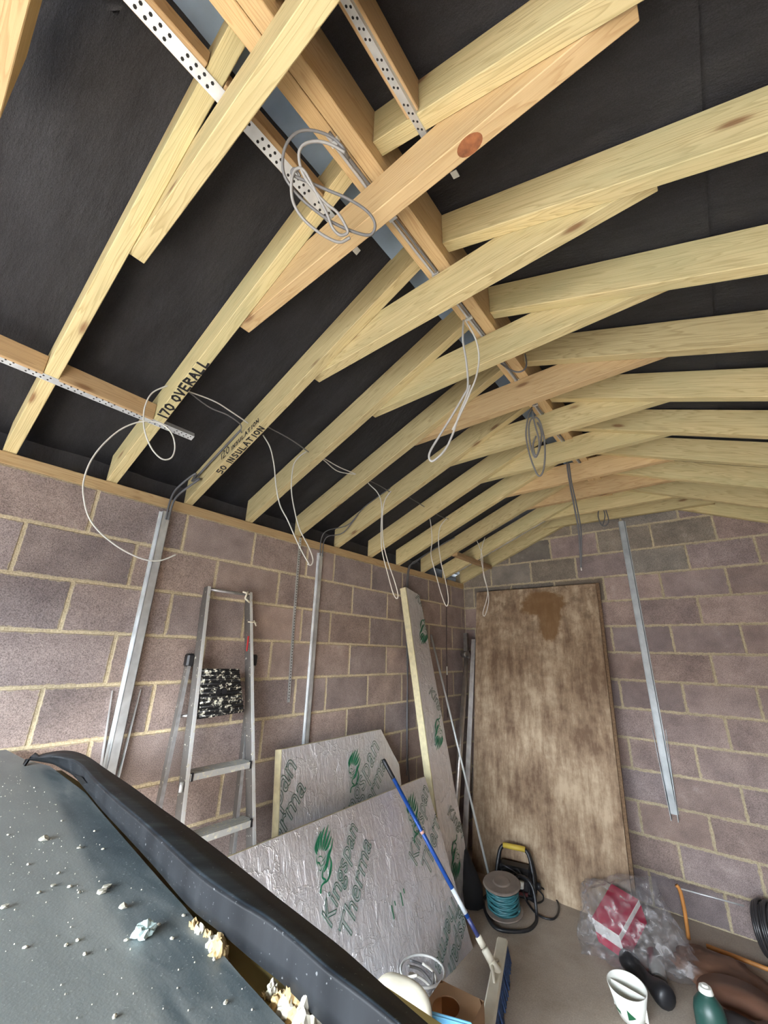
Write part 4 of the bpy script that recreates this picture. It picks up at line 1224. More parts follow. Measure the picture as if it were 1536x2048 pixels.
# ---------------------------------------------------------------- broom
br = empty('broom', (.95, -1.6, 0), 'broom with blue metal handle leaning on the foil board', 'broom')
T_, B_ = Vector((.325, -1.775, .995)), Vector((.915, -1.565, .13))
def along(t): return T_.lerp(B_, t)
BLUE = plain('blue_enamel', (.015, .075, .33), .3, .2)
bm = bmesh.new(); tube(bm, [along(.05), along(.80)], .0125, 12); link('handle', bm, BLUE, br, True)
bm = bmesh.new(); tube(bm, [along(-.07), along(-.06), along(.05), along(.055)], [.009, .014, .014, .011], 12); link('grip', bm, BLACKP, br, True)
bm = bmesh.new(); tube(bm, [along(.36), along(.375)], .0132, 12); link('joint_ring', bm, plain('pink_ring', (.6, .35, .3), .5), br, True)
bm = bmesh.new(); tube(bm, [along(.66), along(.78)], .0133, 12); link('label_band', bm, plain('pale_label', (.55, .60, .63), .4), br, True)
bm = bmesh.new(); tube(bm, [along(.78), along(.90)], .012, 12); link('lower_handle', bm, plain('dark_blue_sleeve', (.03, .04, .14), .4), br, True)
bm = bmesh.new(); tube(bm, [along(.885), along(.93)], .018, 12); tube(bm, [along(.94), along(1.0)], .021, 12)
tube(bm, [along(.99), B_ + Vector((.03, .0, -.035))], [.019, .032], 12)
link('socket', bm, CREAMP, br, True)
h0, h1 = Vector((.852, -1.285, .085)), Vector((1.055, -1.93, .085))
FH = frame_from(h1 - h0, (1, .3, 0), h0)
if FH.to_3x3().col[2].z < 0: FH = FH @ Matrix.Rotation(math.pi, 4, 'X')
Lh = (h1 - h0).length
bm = bmesh.new(); box(bm, 0, Lh, -.032, .032, 0, .026, bev=.008, M=FH); link('broom_head', bm, CREAMP, br)
for s in (-1, 1):
    bm = bmesh.new(); c_ = FH @ Vector((Lh * .46 + s * .09, s * .0, .028))
    tube(bm, [B_, c_], [.010, .006], 6)
    link('head_brace', bm, CREAMP, br, True)
BRIS = plain('blue_bristle', (.035, .07, .17), .8, 0, .4, 80)
bm = bmesh.new()
for i in range(58):
    for j in range(4):
        x = .012 + (Lh - .024) * i / 57; y = -.024 + .016 * j
        p0 = FH @ Vector((x, y, 0)); p1 = p0 + Vector((R.uniform(-.012, .012) + (j - 1.2) * .008, R.uniform(-.012, .012), 0)); p1.z = .002
        tube(bm, [p0, p1], [.0055, .0065], 4, cap=False)
o = link('bristles', bm, BRIS, br); o['kind'] = 'stuff'

# ---------------------------------------------------------------- plywood sheet
def ply_material():
    m, nt, b = mat('weathered_plywood')
    L = nt.links.new
    tc = N(nt, 'ShaderNodeTexCoord')
    mp = N(nt, 'ShaderNodeMapping'); mp.inputs['Scale'].default_value = (7, 1.3, 5)
    L(tc.outputs['Object'], mp.inputs[0])
    gr_ = N(nt, 'ShaderNodeTexNoise', i_Scale=1.6, i_Detail=8.0, i_Roughness=.75); L(mp.outputs[0], gr_.inputs['Vector'])
    bl = N(nt, 'ShaderNodeTexNoise', i_Scale=2.2, i_Detail=9.0, i_Roughness=.72); L(tc.outputs['Object'], bl.inputs['Vector'])
    sp = N(nt, 'ShaderNodeTexNoise', i_Scale=9.0, i_Detail=8.0, i_Roughness=.8); L(tc.outputs['Object'], sp.inputs['Vector'])
    r = ramp(nt, [(.42, (.16, .10, .06)), (.50, (.29, .205, .13)), (.59, (.47, .365, .25))])
    L(math_n(nt, 'ADD', math_n(nt, 'MULTIPLY', gr_.outputs[0], .5), math_n(nt, 'MULTIPLY', bl.outputs[0], .5)), r.inputs[0])
    c = r.outputs[0]
    # the upper half is darker and blotchy
    sx = N(nt, 'ShaderNodeSeparateXYZ'); L(tc.outputs['Object'], sx.inputs[0])
    up = N(nt, 'ShaderNodeMapRange', clamp=True); L(sx.outputs[1], up.inputs[0]); up.inputs[1].default_value = .9; up.inputs[2].default_value = 2.5
    sr = ramp(nt, [(.47, g3(0)), (.62, g3(1))]); L(sp.outputs[0], sr.inputs[0])
    c = mixc(nt, math_n(nt, 'MULTIPLY', math_n(nt, 'MULTIPLY', sr.outputs[0], up.outputs[0]), .75), c, (.13, .085, .05))
    # brown water stain near the top
    def dist(cx, cz, rx, rz):
        a_ = math_n(nt, 'DIVIDE', math_n(nt, 'SUBTRACT', sx.outputs[0], cx), rx)
        d_ = math_n(nt, 'DIVIDE', math_n(nt, 'SUBTRACT', sx.outputs[1], cz), rz)
        return math_n(nt, 'SQRT', math_n(nt, 'ADD', math_n(nt, 'MULTIPLY', a_, a_), math_n(nt, 'MULTIPLY', d_, d_)))
    d_ = math_n(nt, 'MINIMUM', dist(.72, 2.28, .26, .13), dist(.78, 2.10, .12, .24))
    d_ = math_n(nt, 'ADD', d_, math_n(nt, 'MULTIPLY', math_n(nt, 'SUBTRACT', bl.outputs[0], .5), 2.2))
    st = ramp(nt, [(.78, g3(1)), (1.05, g3(0))]); L(d_, st.inputs[0])
    c = mixc(nt, math_n(nt, 'MULTIPLY', st.outputs[0], .8), c, (.17, .088, .028))
    L(c, b.inputs['Base Color'])
    b.inputs['Roughness'].default_value = .85
    bump(nt, b, math_n(nt, 'ADD', sp.outputs[0], gr_.outputs[0]), .5, .004)
    return m
PLY = ply_material()
PLE = plain('ply_edge', (.16, .10, .055), .9, 0, .3, 60)
FP = frame_from((1, 0, 0), Vector((0, .36, 2.405)), (.193, -.425, 0.0))
bm = bmesh.new(); box(bm, 0, 1.226, 0, 2.437, -.0012, 0)
box(bm, .0005, 1.2255, .0005, 2.4365, -.018, -.0012, mi=1)
ply = link('plywood_sheet', bm, [PLY, PLE], None, False, FP)
props(ply, 'tall stained brown plywood sheet leaning on the gable wall', 'plywood sheet')
_z = FP.to_3x3().col[2]
if _z.y < 0:   # make the board thickness go behind the face
    pass
bm = bmesh.new(); box(bm, .03, 1.250, 0, 2.447, -.037, -.0185)
o = link('plywood_sheet', bm, [PLE], None, False, FP)
props(o, 'second dark plywood sheet just showing behind the stained one', 'plywood sheet')

# ---------------------------------------------------------------- corner tubes and poles
cp = empty('clamp_tube', (.36, -.80, 0), 'steel tube with a clamp at its top in the far corner', 'tube')
a_, b_ = Vector((.215, -.82, 0)), Vector((.10, -.15, 1.90))
STEEL = plain('dull_steel_tube', (.52, .50, .48), .28, .9, .15, 20)
bm = bmesh.new(); tube(bm, [a_, b_], .024, 16); link('tube', bm, STEEL, cp, True)
d_ = (b_ - a_).normalized()
bm = bmesh.new()
tube(bm, [b_ - d_ * .16 + Vector((-.03, -.02, 0)), b_ - d_ * .16 + Vector((.035, -.045, 0))], .034, 14)
tube(bm, [b_ - d_ * .16 + Vector((.03, -.04, -.02)), b_ - d_ * .16 + Vector((.06, -.06, -.03))], .012, 8)
box(bm, -.022, .022, -.02, .02, 0, .20, M=Matrix.Translation(b_ - d_ * .14))
link('clamp', bm, plain('dark_clamp', (.22, .21, .20), .4, .8, .2, 30), cp)
br2 = timber('steel_box_section', (.190, -.56, 0), (.13, -.058, 1.90), .046, .030, plain('grey_box_section', (.34, .32, .30), .55, .3, .25, 12), 'dull grey box section leaning beside the clamp tube', 'metal bar', side=(1, .3, 0))
bm = bmesh.new(); tube(bm, [(.50, -.66, 0), (.03, -.766, 1.925)], .0095, 10)
props(link('slim_pole', bm, plain('white_conduit', (.55, .57, .56), .4, .2), smooth=True), 'slim pale pole slanting from the cable reel up to the wall', 'pole')

# ---------------------------------------------------------------- things on the floor at the back
# cable reel
re_ = empty('cable_reel', (.69, -.95, 0), 'cable reel wound with teal cable on a black stand', 'cable reel')
RM = Matrix.Translation((.69, -.88, 0.012)) @ Matrix.Scale(.88, 4) @ Matrix.Rotation(math.radians(8), 4, 'X')
DISC = plain('dusty_brown_disc', (.17, .135, .11), .6, 0, .25, 12)
bm = bmesh.new(); cyl(bm, (0, 0), .142, .150, .215, .225, 40, M=RM); cyl(bm, (0, 0), .150, .140, .225, .235, 40, cap0=False, M=RM)
cyl(bm, (0, 0), .07, .06, .235, .243, 30, cap0=False, M=RM); link('top_disc', bm, DISC, re_)
bm = bmesh.new(); cyl(bm, (0, 0), .145, .145, .040, .050, 40, M=RM); link('bottom_disc', bm, DISC, re_)
TEAL = plain('teal_cable', (.025, .115, .13), .5, 0, .2, 30)
bm = bmesh.new()
P_ = []
for i in range(15 * 26):
    t = i / 26; rr_ = .118 + .008 * math.sin(t * 3.1)
    P_.append(RM @ Vector((rr_ * math.cos(2 * math.pi * t), rr_ * math.sin(2 * math.pi * t), .062 + .142 * t / 15 + .010 * math.sin(t * 4.6 + 2 * math.pi * t))))
tube(bm, P_, .0062, 6); cyl(bm, (0, 0), .108, .108, .05, .215, 30, M=RM)
link('wound_cable', bm, TEAL, re_)
bm = bmesh.new()
tube(bm, smooth_path([(.48, -.80, .012), (.58, -.95, .012), (.71, -1.05, .012), (.85, -.95, .012), (.88, -.82, .012), (.87, -.76, .05), (.85, -.73, .15), (.81, -.72, .20), (.74, -.70, .20)], 5), .011, 8)
tube(bm, smooth_path([(.48, -.80, .012), (.50, -.74, .03), (.60, -.71, .10), (.74, -.70, .20)], 5), .011, 8)
link('stand', bm, BLACKP, re_, True)
# unit with yellow handle
un = empty('site_tool', (.63, -.50, 0), 'black site tool with yellow carrying handle against the plywood', 'tool')
UM = Matrix.Translation((.63, -.52, 0)) @ Matrix.Rotation(math.radians(14), 4, 'Z')
bm = bmesh.new(); box(bm, -.12, .12, -.05, .06, .02, .185, bev=.015, M=UM); box(bm, -.10, .10, -.065, -.045, .05, .15, bev=.006, M=UM)
link('body', bm, BLACKP, un)
bm = bmesh.new()
for s in (-1, 1):
    tube(bm, smooth_path([UM @ Vector(q) for q in ((s * .13, -.05, .012), (s * .14, -.04, .12), (s * .115, .0, .25), (s * .085, .01, .292))], 4), .015, 8)
    tube(bm, smooth_path([UM @ Vector(q) for q in ((s * .13, .06, .012), (s * .14, .055, .12), (s * .115, .03, .25), (s * .085, .01, .292))], 4), .013, 8)
tube(bm, [UM @ Vector((-.13, -.05, .014)), UM @ Vector((.13, -.05, .014))], .012, 8)
link('roll_cage', bm, BLACKP, un, True)
bm = bmesh.new(); tube(bm, [UM @ Vector((-.085, .01, .294)), UM @ Vector((.085, .01, .294))], .019, 12); link('handle', bm, plain('yellow_grip', (.55, .40, .06), .6), un, True)
bm = bmesh.new(); box(bm, -.09, .09, -.068, -.052, .025, .045, M=UM); link('red_trim', bm, plain('dark_red', (.09, .012, .012), .5), un)
bm = bmesh.new(); cyl(bm, (0, 0), .022, .022, 0, .03, 16, M=UM @ Matrix.Translation((.155, -.02, .09)) @ Matrix.Rotation(math.radians(90), 4, 'Y')); link('side_knob', bm, BLACKP, un)
cb = empty('power_lead', (.72, -.62, 0), 'black lead looping on the floor beside the reel', 'cable')
cable('lead', [(.62, -.60, .16), (.69, -.62, .20), (.74, -.60, .14), (.80, -.42, .05), (.90, -.42, .008), (.955, -.56, .008), (.95, -.68, .008), (.86, -.70, .008), (.76, -.62, .008), (.72, -.60, .05), (.715, -.62, .10)], .0065, BLACKP, None, parent=cb)
cable('lead', [(.55, -.62, .17), (.62, -.68, .22), (.72, -.62, .16), (.80, -.48, .05), (.82, -.48, .008), (.80, -.56, .008), (.74, -.55, .008)], .0055, BLACKP, None, parent=cb)
bm = bmesh.new(); cyl(bm, (.715, -.63), .018, .024, .095, .135, 14); link('plug', bm, WHITEP, cb, True)
# black bag behind the tall board
bm = bmesh.new()
prof = [(.0, .11), (.10, .12), (.2, .085), (.3, .045), (.36, .01)]
rings = []
for h_, r_ in prof:
    rings.append([bm.verts.new((.40 - .22 * h_ + r_ * 1.1 * math.cos(t * math.pi / 6), -.88 + .12 * h_ + r_ * .9 * math.sin(t * math.pi / 6) + .006 * math.sin(t * 5), h_ + .003)) for t in range(12)])
for a__, b__ in zip(rings[:-1], rings[1:]):
    for k in range(12): bm.faces.new((a__[k], a__[(k + 1) % 12], b__[(k + 1) % 12], b__[k])).smooth = True
bm.faces.new(rings[0][::-1]); bm.faces.new(rings[-1])
props(link('rubble_sack', bm, plain('black_sack', (.008, .008, .009), .9)), 'slumped black sack between the tall foam board and the reel', 'bag')

# red and white box inside the clear bag
P00, P10, P01, P11 = Vector((1.247, -.787, .15)), Vector((1.42, -.87, .15)), Vector((1.318, -.48, .25)), Vector((1.50, -.58, .25))
nn = (P10 - P00).cross(P01 - P00).normalized()
if nn.z < 0: nn = -nn
dp = nn * -.135
bx_ = empty('carton', (1.37, -.68, 0), 'crimson and white carton tipped inside the clear plastic bag', 'box')
bm = bmesh.new()
vs_ = [P00 + dp, P10 + dp, P11 + dp, P01 + dp, P00, P10, P11, P01]
zmin = min(v_.z for v_ in vs_)
vs_ = [v_ - Vector((0, 0, zmin - .004)) if zmin < .004 else v_ for v_ in vs_]
hexa(bm, vs_, bev=.002)
WHITEC = plain('white_card', (.62, .60, .57), .6, 0, .06, 15)
link('carton_body', bm, WHITEC, bx_)
RED = plain('crimson_card', (.72, .012, .10), .45, 0, .08, 15)
def face_panel(q, n_, off, m, name, parent):
    bm = bmesh.new()
    bm.faces.new([bm.verts.new(Vector(p) + n_ * off) for p in q])
    bmesh.ops.solidify(bm, geom=bm.faces[:], thickness=.0008)
    return link(name, bm, m, parent)
c0_ = sum((Vector(v_) for v_ in vs_[4:]), Vector()) / 4
face_panel([v_.lerp(c0_, .01) for v_ in vs_[4:]], nn, .002, RED, 'crimson_panel', bx_)
sidn = (vs_[2] - vs_[1]).cross(vs_[5] - vs_[1]).normalized()
if sidn.x < 0: sidn = -sidn
q_ = [vs_[1].lerp(vs_[5], .02), vs_[2].lerp(vs_[6], .02), vs_[2].lerp(vs_[6], .8), vs_[1].lerp(vs_[5], .8)]
face_panel(q_, sidn, .002, RED, 'crimson_side', bx_)
fn = (vs_[1] - vs_[0]).cross(vs_[4] - vs_[0]).normalized()
if fn.y > 0: fn = -fn
q_ = [vs_[0].lerp(vs_[4], .02), vs_[1].lerp(vs_[5], .02), vs_[1].lerp(vs_[5], .45), vs_[0].lerp(vs_[4], .45)]
face_panel(q_, fn, .002, RED, 'crimson_lower_band', bx_)

def clear_film():
    m, nt, b = mat('clear_polythene')
    L = nt.links.new
    out = nt.nodes['Material Output']
    tr = N(nt, 'ShaderNodeBsdfTransparent'); tr.inputs[0].default_value = (.93, .93, .94, 1)
    b.inputs['Base Color'].default_value = (.62, .60, .60, 1); b.inputs['Roughness'].default_value = .22
    mx = N(nt, 'ShaderNodeMixShader')
    tc = N(nt, 'ShaderNodeTexCoord'); nz = N(nt, 'ShaderNodeTexNoise', i_Scale=16.0, i_Detail=6.0, i_Distortion=1.0)
    L(tc.outputs['Object'], nz.inputs['Vector'])
    r = ramp(nt, [(.36, g3(.05)), (.55, g3(.14)), (.68, g3(.48))]); L(nz.outputs[0], r.inputs[0])
    L(r.outputs[0], mx.inputs[0]); L(tr.outputs[0], mx.inputs[1]); L(b.outputs[0], mx.inputs[2]); L(mx.outputs[0], out.inputs[0])
    bump(nt, b, nz.outputs[0], .5, .01)
    return m
FILM = clear_film()
def crumple(bm, c, rx, ry, rz, seed, lev=4, sharp=.35, flat=0.0):
    g = bmesh.ops.create_icosphere(bm, subdivisions=lev, radius=1.0)
    for v_ in g['verts']:
        n_ = v_.co.normalized()
        k = 1 + sharp * (noise.noise(n_ * 1.6 + Vector((seed, 0, 0)))) + sharp * .45 * (1 - abs(noise.noise(n_ * 4.2 + Vector((0, seed, 0)))) * 2.4)
        p = Vector((n_.x * rx, n_.y * ry, n_.z * rz)) * k + Vector(c)
        if p.z < flat: p.z = flat + .002
        v_.co = p
    for f in bm.faces: f.smooth = True
bag = empty('plastic_bag', (1.45, -.70, 0), 'crumpled clear plastic bag around the crimson carton', 'bag')
bm = bmesh.new(); crumple(bm, (1.42, -.66, .14), .28, .24, .20, 3.1, 5, .26, .004)
# pull out two corners of the bag
for tip, s_ in (((1.60, -.40, .34), .16), ((1.86, -.72, .03), .22), ((1.20, -.92, .01), .12)):
    tip = Vector(tip)
    best = min(bm.verts, key=lambda v_: (v_.co - tip).length).co.copy()
    for v_ in bm.verts:
        w_ = max(0, 1 - (v_.co - best).length / s_) ** 1.3
        v_.co += (tip - best) * w_
link('film', bm, FILM, bag)
# tub: oval white with a divider
tu = empty('divided_tub', (1.52, -1.29, 0), 'small white oval plastic tub with a divider and green marks', 'tub')
TM = Matrix.Translation((1.525, -1.245, .012)) @ Matrix.Rotation(math.radians(9), 4, 'X') @ Matrix.Rotation(math.radians(-20), 4, 'Z')
bm = bmesh.new()
H_ = .132
def oval(rx, ry, z, n_=40): return [bm.verts.new(TM @ Vector((rx * math.cos(2 * math.pi * k / n_), ry * math.sin(2 * math.pi * k / n_), z))) for k in range(n_)]
lv = [oval(.062, .055, 0), oval(.070, .063, .03), oval(.095, .086, H_), oval(.091, .082, H_), oval(.068, .060, .02), oval(.060, .052, .008)]
for a__, b__ in zip(lv[:-1], lv[1:]):
    for k in range(40): bm.faces.new((a__[k], a__[(k + 1) % 40], b__[(k + 1) % 40], b__[k])).smooth = True
bm.faces.new(lv[0][::-1]); bm.faces.new(lv[-1])
link('tub_shell', bm, WHITEP, tu)
bm = bmesh.new(); box(bm, -.080, .080, -.0015, .0015, .01, H_ - .012, M=TM @ Matrix.Rotation(math.radians(12), 4, 'Z')); link('divider', bm, WHITEP, tu)
for (t0, t1_, z0_, z1_, z2_) in ((-2.6, -1.75, .030, .030, .043), (-1.25, -.75, .026, .045, .045)):
    bm = bmesh.new(); n_ = 10; prev = None
    for k in range(n_ + 1):
        t = t0 + (t1_ - t0) * k / n_
        lo_ = z0_ + (z1_ - z0_) * k / n_; hi_ = z2_ + (.03 if t0 > -2 else 0) * (1 - k / n_)
        pr_ = []
        for z_ in (lo_, hi_ + .002):
            f_ = .070 + .025 * (z_ - .03) / (H_ - .03) + .001; g_ = .063 + .023 * (z_ - .03) / (H_ - .03) + .001
            pr_.append(bm.verts.new(TM @ Vector((f_ * math.cos(t), g_ * math.sin(t), z_))))
        if prev: bm.faces.new((prev[0], pr_[0], pr_[1], prev[1]))
        prev = pr_
    link('green_mark', bm, plain('green_label', (.01, .10, .04), .5), tu)
# black boot-like tool + grey canister
bm = bmesh.new()
tube(bm, smooth_path([(1.44, -.86, .05), (1.50, -.92, .06), (1.555, -.96, .05), (1.60, -1.0, .05), (1.65, -1.05, .055), (1.68, -1.08, .055)], 4),
     [.045, .05, .052, .05, .04, .032, .03, .03, .03, .03, .032, .036, .04, .046, .05, .054, .056, .054, .05, .04, .02], 14)
props(link('black_tool', bm, BLACKP, smooth=True), 'black waisted tool lying on the floor below the bag', 'tool')
cn = empty('canister', (1.60, -.80, 0), 'grey metallic canister lying under the clear bag', 'canister')
CM = Matrix.Translation((1.60, -.86, .046)) @ Matrix.Rotation(math.radians(100), 4, 'X') @ Matrix.Rotation(math.radians(12), 4, 'Y')
bm = bmesh.new(); cyl(bm, (0, 0), .042, .042, -.12, .06, 28, M=CM); link('can_body', bm, plain('grey_tin', (.35, .34, .33), .35, .6, .1, 20), cn)
bm = bmesh.new(); cyl(bm, (0, 0), .034, .034, .06, .066, 24, M=CM); link('can_lid', bm, plain('tin_lid', (.45, .44, .43), .3, .7), cn)
# green gas bottle
gb = empty('gas_bottle', (1.88, -1.30, 0), 'dark green bottle with a white cap at the bottom edge', 'bottle')
bm = bmesh.new()
rings = []
for z_, r_ in ((.0, .055), (.012, .062), (.22, .062), (.25, .055), (.275, .036), (.29, .022), (.30, .02)):
    rings.append([bm.verts.new((1.885 + r_ * math.cos(t * math.pi / 16), -1.34 + r_ * math.sin(t * math.pi / 16), z_)) for t in range(32)])
for a__, b__ in zip(rings[:-1], rings[1:]):
    for k in range(32): bm.faces.new((a__[k], a__[(k + 1) % 32], b__[(k + 1) % 32], b__[k])).smooth = True
bm.faces.new(rings[0][::-1]); bm.faces.new(rings[-1])
link('bottle_body', bm, plain('bottle_green', (.014, .055, .045), .4, 0, .1, 10), gb)
bm = bmesh.new(); cyl(bm, (1.885, -1.34), .030, .024, .290, .310, 20); cyl(bm, (1.885, -1.34), .014, .012, .310, .318, 12, cap0=False); link('cap', bm, WHITEP, gb)
# brown disc stool and its orange sticks
bs = empty('brown_pan', (1.97, -.93, 0), 'brown round pan with an open hole at the bottom right', 'pan')
BROWN = plain('brown_plastic', (.17, .085, .055), .4, 0, .15, 8)
BM_ = Matrix.Translation((1.97, -.93, .05)) @ Matrix.Rotation(math.radians(6), 4, 'X')
bm = bmesh.new()
lvz = [(.13, .13, 0), (.175, .165, .03), (.178, .168, .055), (.09, .05, .060), (.085, .045, .02)]
rr_ = []
for rx_, ry_, z_ in lvz:
    rr_.append([bm.verts.new(BM_ @ Vector((rx_ * math.cos(t * math.pi / 20), ry_ * math.sin(t * math.pi / 20) - (.05 if z_ == .060 or z_ == .02 else 0), z_))) for t in range(40)])
for a__, b__ in zip(rr_[:-1], rr_[1:]):
    for k in range(40): bm.faces.new((a__[k], a__[(k + 1) % 40], b__[(k + 1) % 40], b__[k])).smooth = True
bm.faces.new(rr_[0][::-1]); bm.faces.new(rr_[-1])
link('pan_shell', bm, BROWN, bs)
bm = bmesh.new(); crumple(bm, (2.02, -1.18, .07), .16, .10, .09, 9.3, 3, .3, .002)
props(link('dark_cloth', bm, plain('dark_cloth', (.035, .028, .028), .95)), 'heap of dark cloth beside the brown pan at the bottom edge', 'cloth')
bm = bmesh.new(); crumple(bm, (1.86, -.62, .05), .20, .17, .045, 5.7, 4, .3, .002)
props(link('brown_sheet', bm, plain('brown_sheet', (.15, .075, .045), .6, 0, .2, 10)), 'crumpled brown sheeting between the bag and the brown pan', 'sheet')
ORANGE = plain('orange_wood', (.52, .22, .055), .5, 0, .2, 15)
for P_, lb, r_ in (([(1.70, -.27, .0), (1.705, -.27, .14), (1.70, -.27, .25), (1.685, -.28, .285)], 'orange handle standing upright against the gable wall', .012),
                   ([(1.80, -.32, .02), (1.98, -.33, .022), (2.22, -.35, .025)], 'orange stick lying along the foot of the gable wall', .012),
                   ([(1.99, -.66, .03), (2.15, -.67, .03), (2.40, -.69, .03)], 'orange stick lying at the right edge nearer the camera', .014)):
    bm = bmesh.new(); tube(bm, smooth_path(P_, 4), r_, 10)
    props(link('wooden_stick', bm, ORANGE, smooth=True), lb, 'stick')
bm = bmesh.new(); tube(bm, [(1.70, -.27, .268), (2.035, -.22, .262)], .005, 8)
props(link('thin_rod', bm, GALV, smooth=True), 'thin shiny rod slanting between the orange handle and the black coil', 'rod')
bm = bmesh.new()
BC = Matrix.Translation((2.14, -.20, .165)) @ Matrix.Rotation(math.radians(82), 4, 'Y') @ Matrix.Rotation(math.radians(12), 4, 'X')
for q in range(7):
    r_ = .13 + .008 * (q % 3)
    tube(bm, [BC @ Vector((r_ * math.cos(t * math.pi / 16), r_ * math.sin(t * math.pi / 16), -.04 + .013 * q)) for t in range(32)], .0085, 6, closed=True)
hc = link('hose_coil', bm, plain('black_hose', (.03, .028, .03), .35), smooth=True)
props(hc, 'upright coil of black hose at the right edge against the gable wall', 'hose')

# ---------------------------------------------------------------- bottom centre: bucket, carton, tray, white lid
cb_ = empty('cardboard_box', (1.14, -2.36, 0), 'cardboard box with a round hole at the bottom of the picture', 'box')
CARD = plain('brown_card', (.36, .22, .12), .85, 0, .1, 8)
KM = Matrix.Translation((1.10, -2.31, 0)) @ Matrix.Rotation(math.radians(6), 4, 'Z')
bm = bmesh.new()
a0, a1, b0, b1, zt = -.115, .085, -.14, .135, .35
hole = [(-.035 + .055 * math.cos(t * math.pi / 14), .01 + .065 * math.sin(t * math.pi / 14)) for t in range(28)]
# top with a hole: quad ring to the rim
outer = []
for t in range(28):
    ang = t * math.pi / 14
    dx, dy = math.cos(ang), math.sin(ang)
    cx_, cy_ = -.035, .01
    k = min((a1 - cx_) / dx if dx > 1e-6 else 9, (a0 - cx_) / dx if dx < -1e-6 else 9, (b1 - cy_) / dy if dy > 1e-6 else 9, (b0 - cy_) / dy if dy < -1e-6 else 9)
    outer.append((cx_ + dx * k, cy_ + dy * k))
ho = [bm.verts.new(KM @ Vector((x, y, zt))) for x, y in hole]; hi_ = [bm.verts.new(KM @ Vector((x, y, zt - .004))) for x, y in hole]
ou = [bm.verts.new(KM @ Vector((x, y, zt))) for x, y in outer]
for k in range(28):
    bm.faces.new((ho[k], ho[(k + 1) % 28], ou[(k + 1) % 28], ou[k])); bm.faces.new((hi_[k], hi_[(k + 1) % 28], ho[(k + 1) % 28], ho[k]))
link('box_top', bm, CARD, cb_)
bm = bmesh.new()
for (xa, ya, xb, yb) in ((a0, b0, a1, b0), (a1, b0, a1, b1), (a1, b1, a0, b1), (a0, b1, a0, b0)):
    bm.faces.new([bm.verts.new(KM @ Vector(q)) for q in ((xa, ya, .002), (xb, yb, .002), (xb, yb, zt), (xa, ya, zt))])
bm.faces.new([bm.verts.new(KM @ Vector(q)) for q in ((a0, b0, .003), (a1, b0, .003), (a1, b1, .003), (a0, b1, .003))])
bmesh.ops.solidify(bm, geom=bm.faces[:], thickness=.003)
link('box_sides', bm, CARD, cb_)
# light blue crate/tray sitting on the carton
tr_ = empty('blue_tray', (1.17, -2.46, .35), 'light blue plastic tray in front of the cardboard box', 'tray')
LB = plain('light_blue_plastic', (.16, .42, .62), .4, 0, .06, 10)
QM = Matrix.Translation((1.155, -2.42, .353)) @ Matrix.Rotation(math.radians(22), 4, 'Z')
bm = bmesh.new()
box(bm, -.085, .075, -.16, .0, 0, .006, M=QM)
for (x0_, x1_, y0_, y1_) in ((-.085, .075, -.008, 0), (-.085, -.077, -.16, 0), (.067, .075, -.16, 0), (-.085, .075, -.16, -.152)): box(bm, x0_, x1_, y0_, y1_, 0, .055, bev=.002, M=QM)
box(bm, -.092, .082, -.0, .010, .045, .058, bev=.003, M=QM)
for q in range(3): box(bm, -.05 + q * .05, -.035 + q * .05, -.05, -.008, .006, .04, M=QM)
link('tray_shell', bm, LB, tr_)
# clear bucket with wires
bk = empty('clear_bucket', (.80, -2.08, 0), 'clear bucket full of cable offcuts behind the white cover', 'bucket')
bm = bmesh.new(); cyl(bm, (.81, -2.10), .085, .105, .003, .28, 32, cap1=False); bmesh.ops.solidify(bm, geom=bm.faces[:], thickness=.002); link('bucket_wall', bm, FILM, bk)
bm = bmesh.new(); tube(bm, [(.81 + .107 * math.cos(t * math.pi / 16), -2.10 + .107 * math.sin(t * math.pi / 16), .285) for t in range(32)], .006, 6, closed=True); link('rim', bm, plain('clouded_rim', (.5, .5, .48), .3), bk)
for q in range(6):
    P_ = [(.81 + R.uniform(.05, .085) * math.cos(t * .9 + q), -2.10 + R.uniform(.05, .085) * math.sin(t * .9 + q), .05 + .03 * t + .01 * q) for t in range(8)]
    cable('offcut', P_, .006, (DCABLE, GCABLE, WCABLE)[q % 3], None, parent=bk, sub=4)
# white moulded cover leaning over the bucket
wc = empty('white_cover', (1.06, -2.62, 0), 'white moulded plastic cover propped behind the black rail', 'cover')
bm = bmesh.new()
cc = Vector((1.05, -2.615, .44)); nn_ = (Vector((2.268, -4.256, 1.747)) - cc).normalized() * .5 + Vector((0, 0, .6)); nn_.normalize()
FW = frame_from(Vector((.75, .5, -.1)), nn_.cross(Vector((.75, .5, -.1))), cc)
if FW.to_3x3().col[2].dot(nn_) < 0: FW = FW @ Matrix.Rotation(math.pi, 4, 'X')
rg = []
for s_, h_ in ((1.0, -.05), (1.0, 0), (.93, .018), (.8, .022), (.45, .020), (.40, .012), (.05, .010)):
    rg.append([bm.verts.new(FW @ Vector((s_ * .125 * math.copysign(abs(math.cos(t * math.pi / 20)) ** .75, math.cos(t * math.pi / 20)), s_ * .15 * math.copysign(abs(math.sin(t * math.pi / 20)) ** .75, math.sin(t * math.pi / 20)), h_ + .006 * math.sin(t * .6)))) for t in range(40)])
for a__, b__ in zip(rg[:-1], rg[1:]):
    for k in range(40): bm.faces.new((a__[k], a__[(k + 1) % 40], b__[(k + 1) % 40], b__[k])).smooth = True
bm.faces.new(rg[-1])
link('cover_shell', bm, CREAMP, wc)
for dx in (-.06, .06):
    bm = bmesh.new(); tube(bm, [FW @ Vector((dx, 0, 0)), Vector(((FW @ Vector((dx, 0, 0))).x, (FW @ Vector((dx, 0, 0))).y, .002))], .012, 8)
    link('prop', bm, CREAMP, wc)

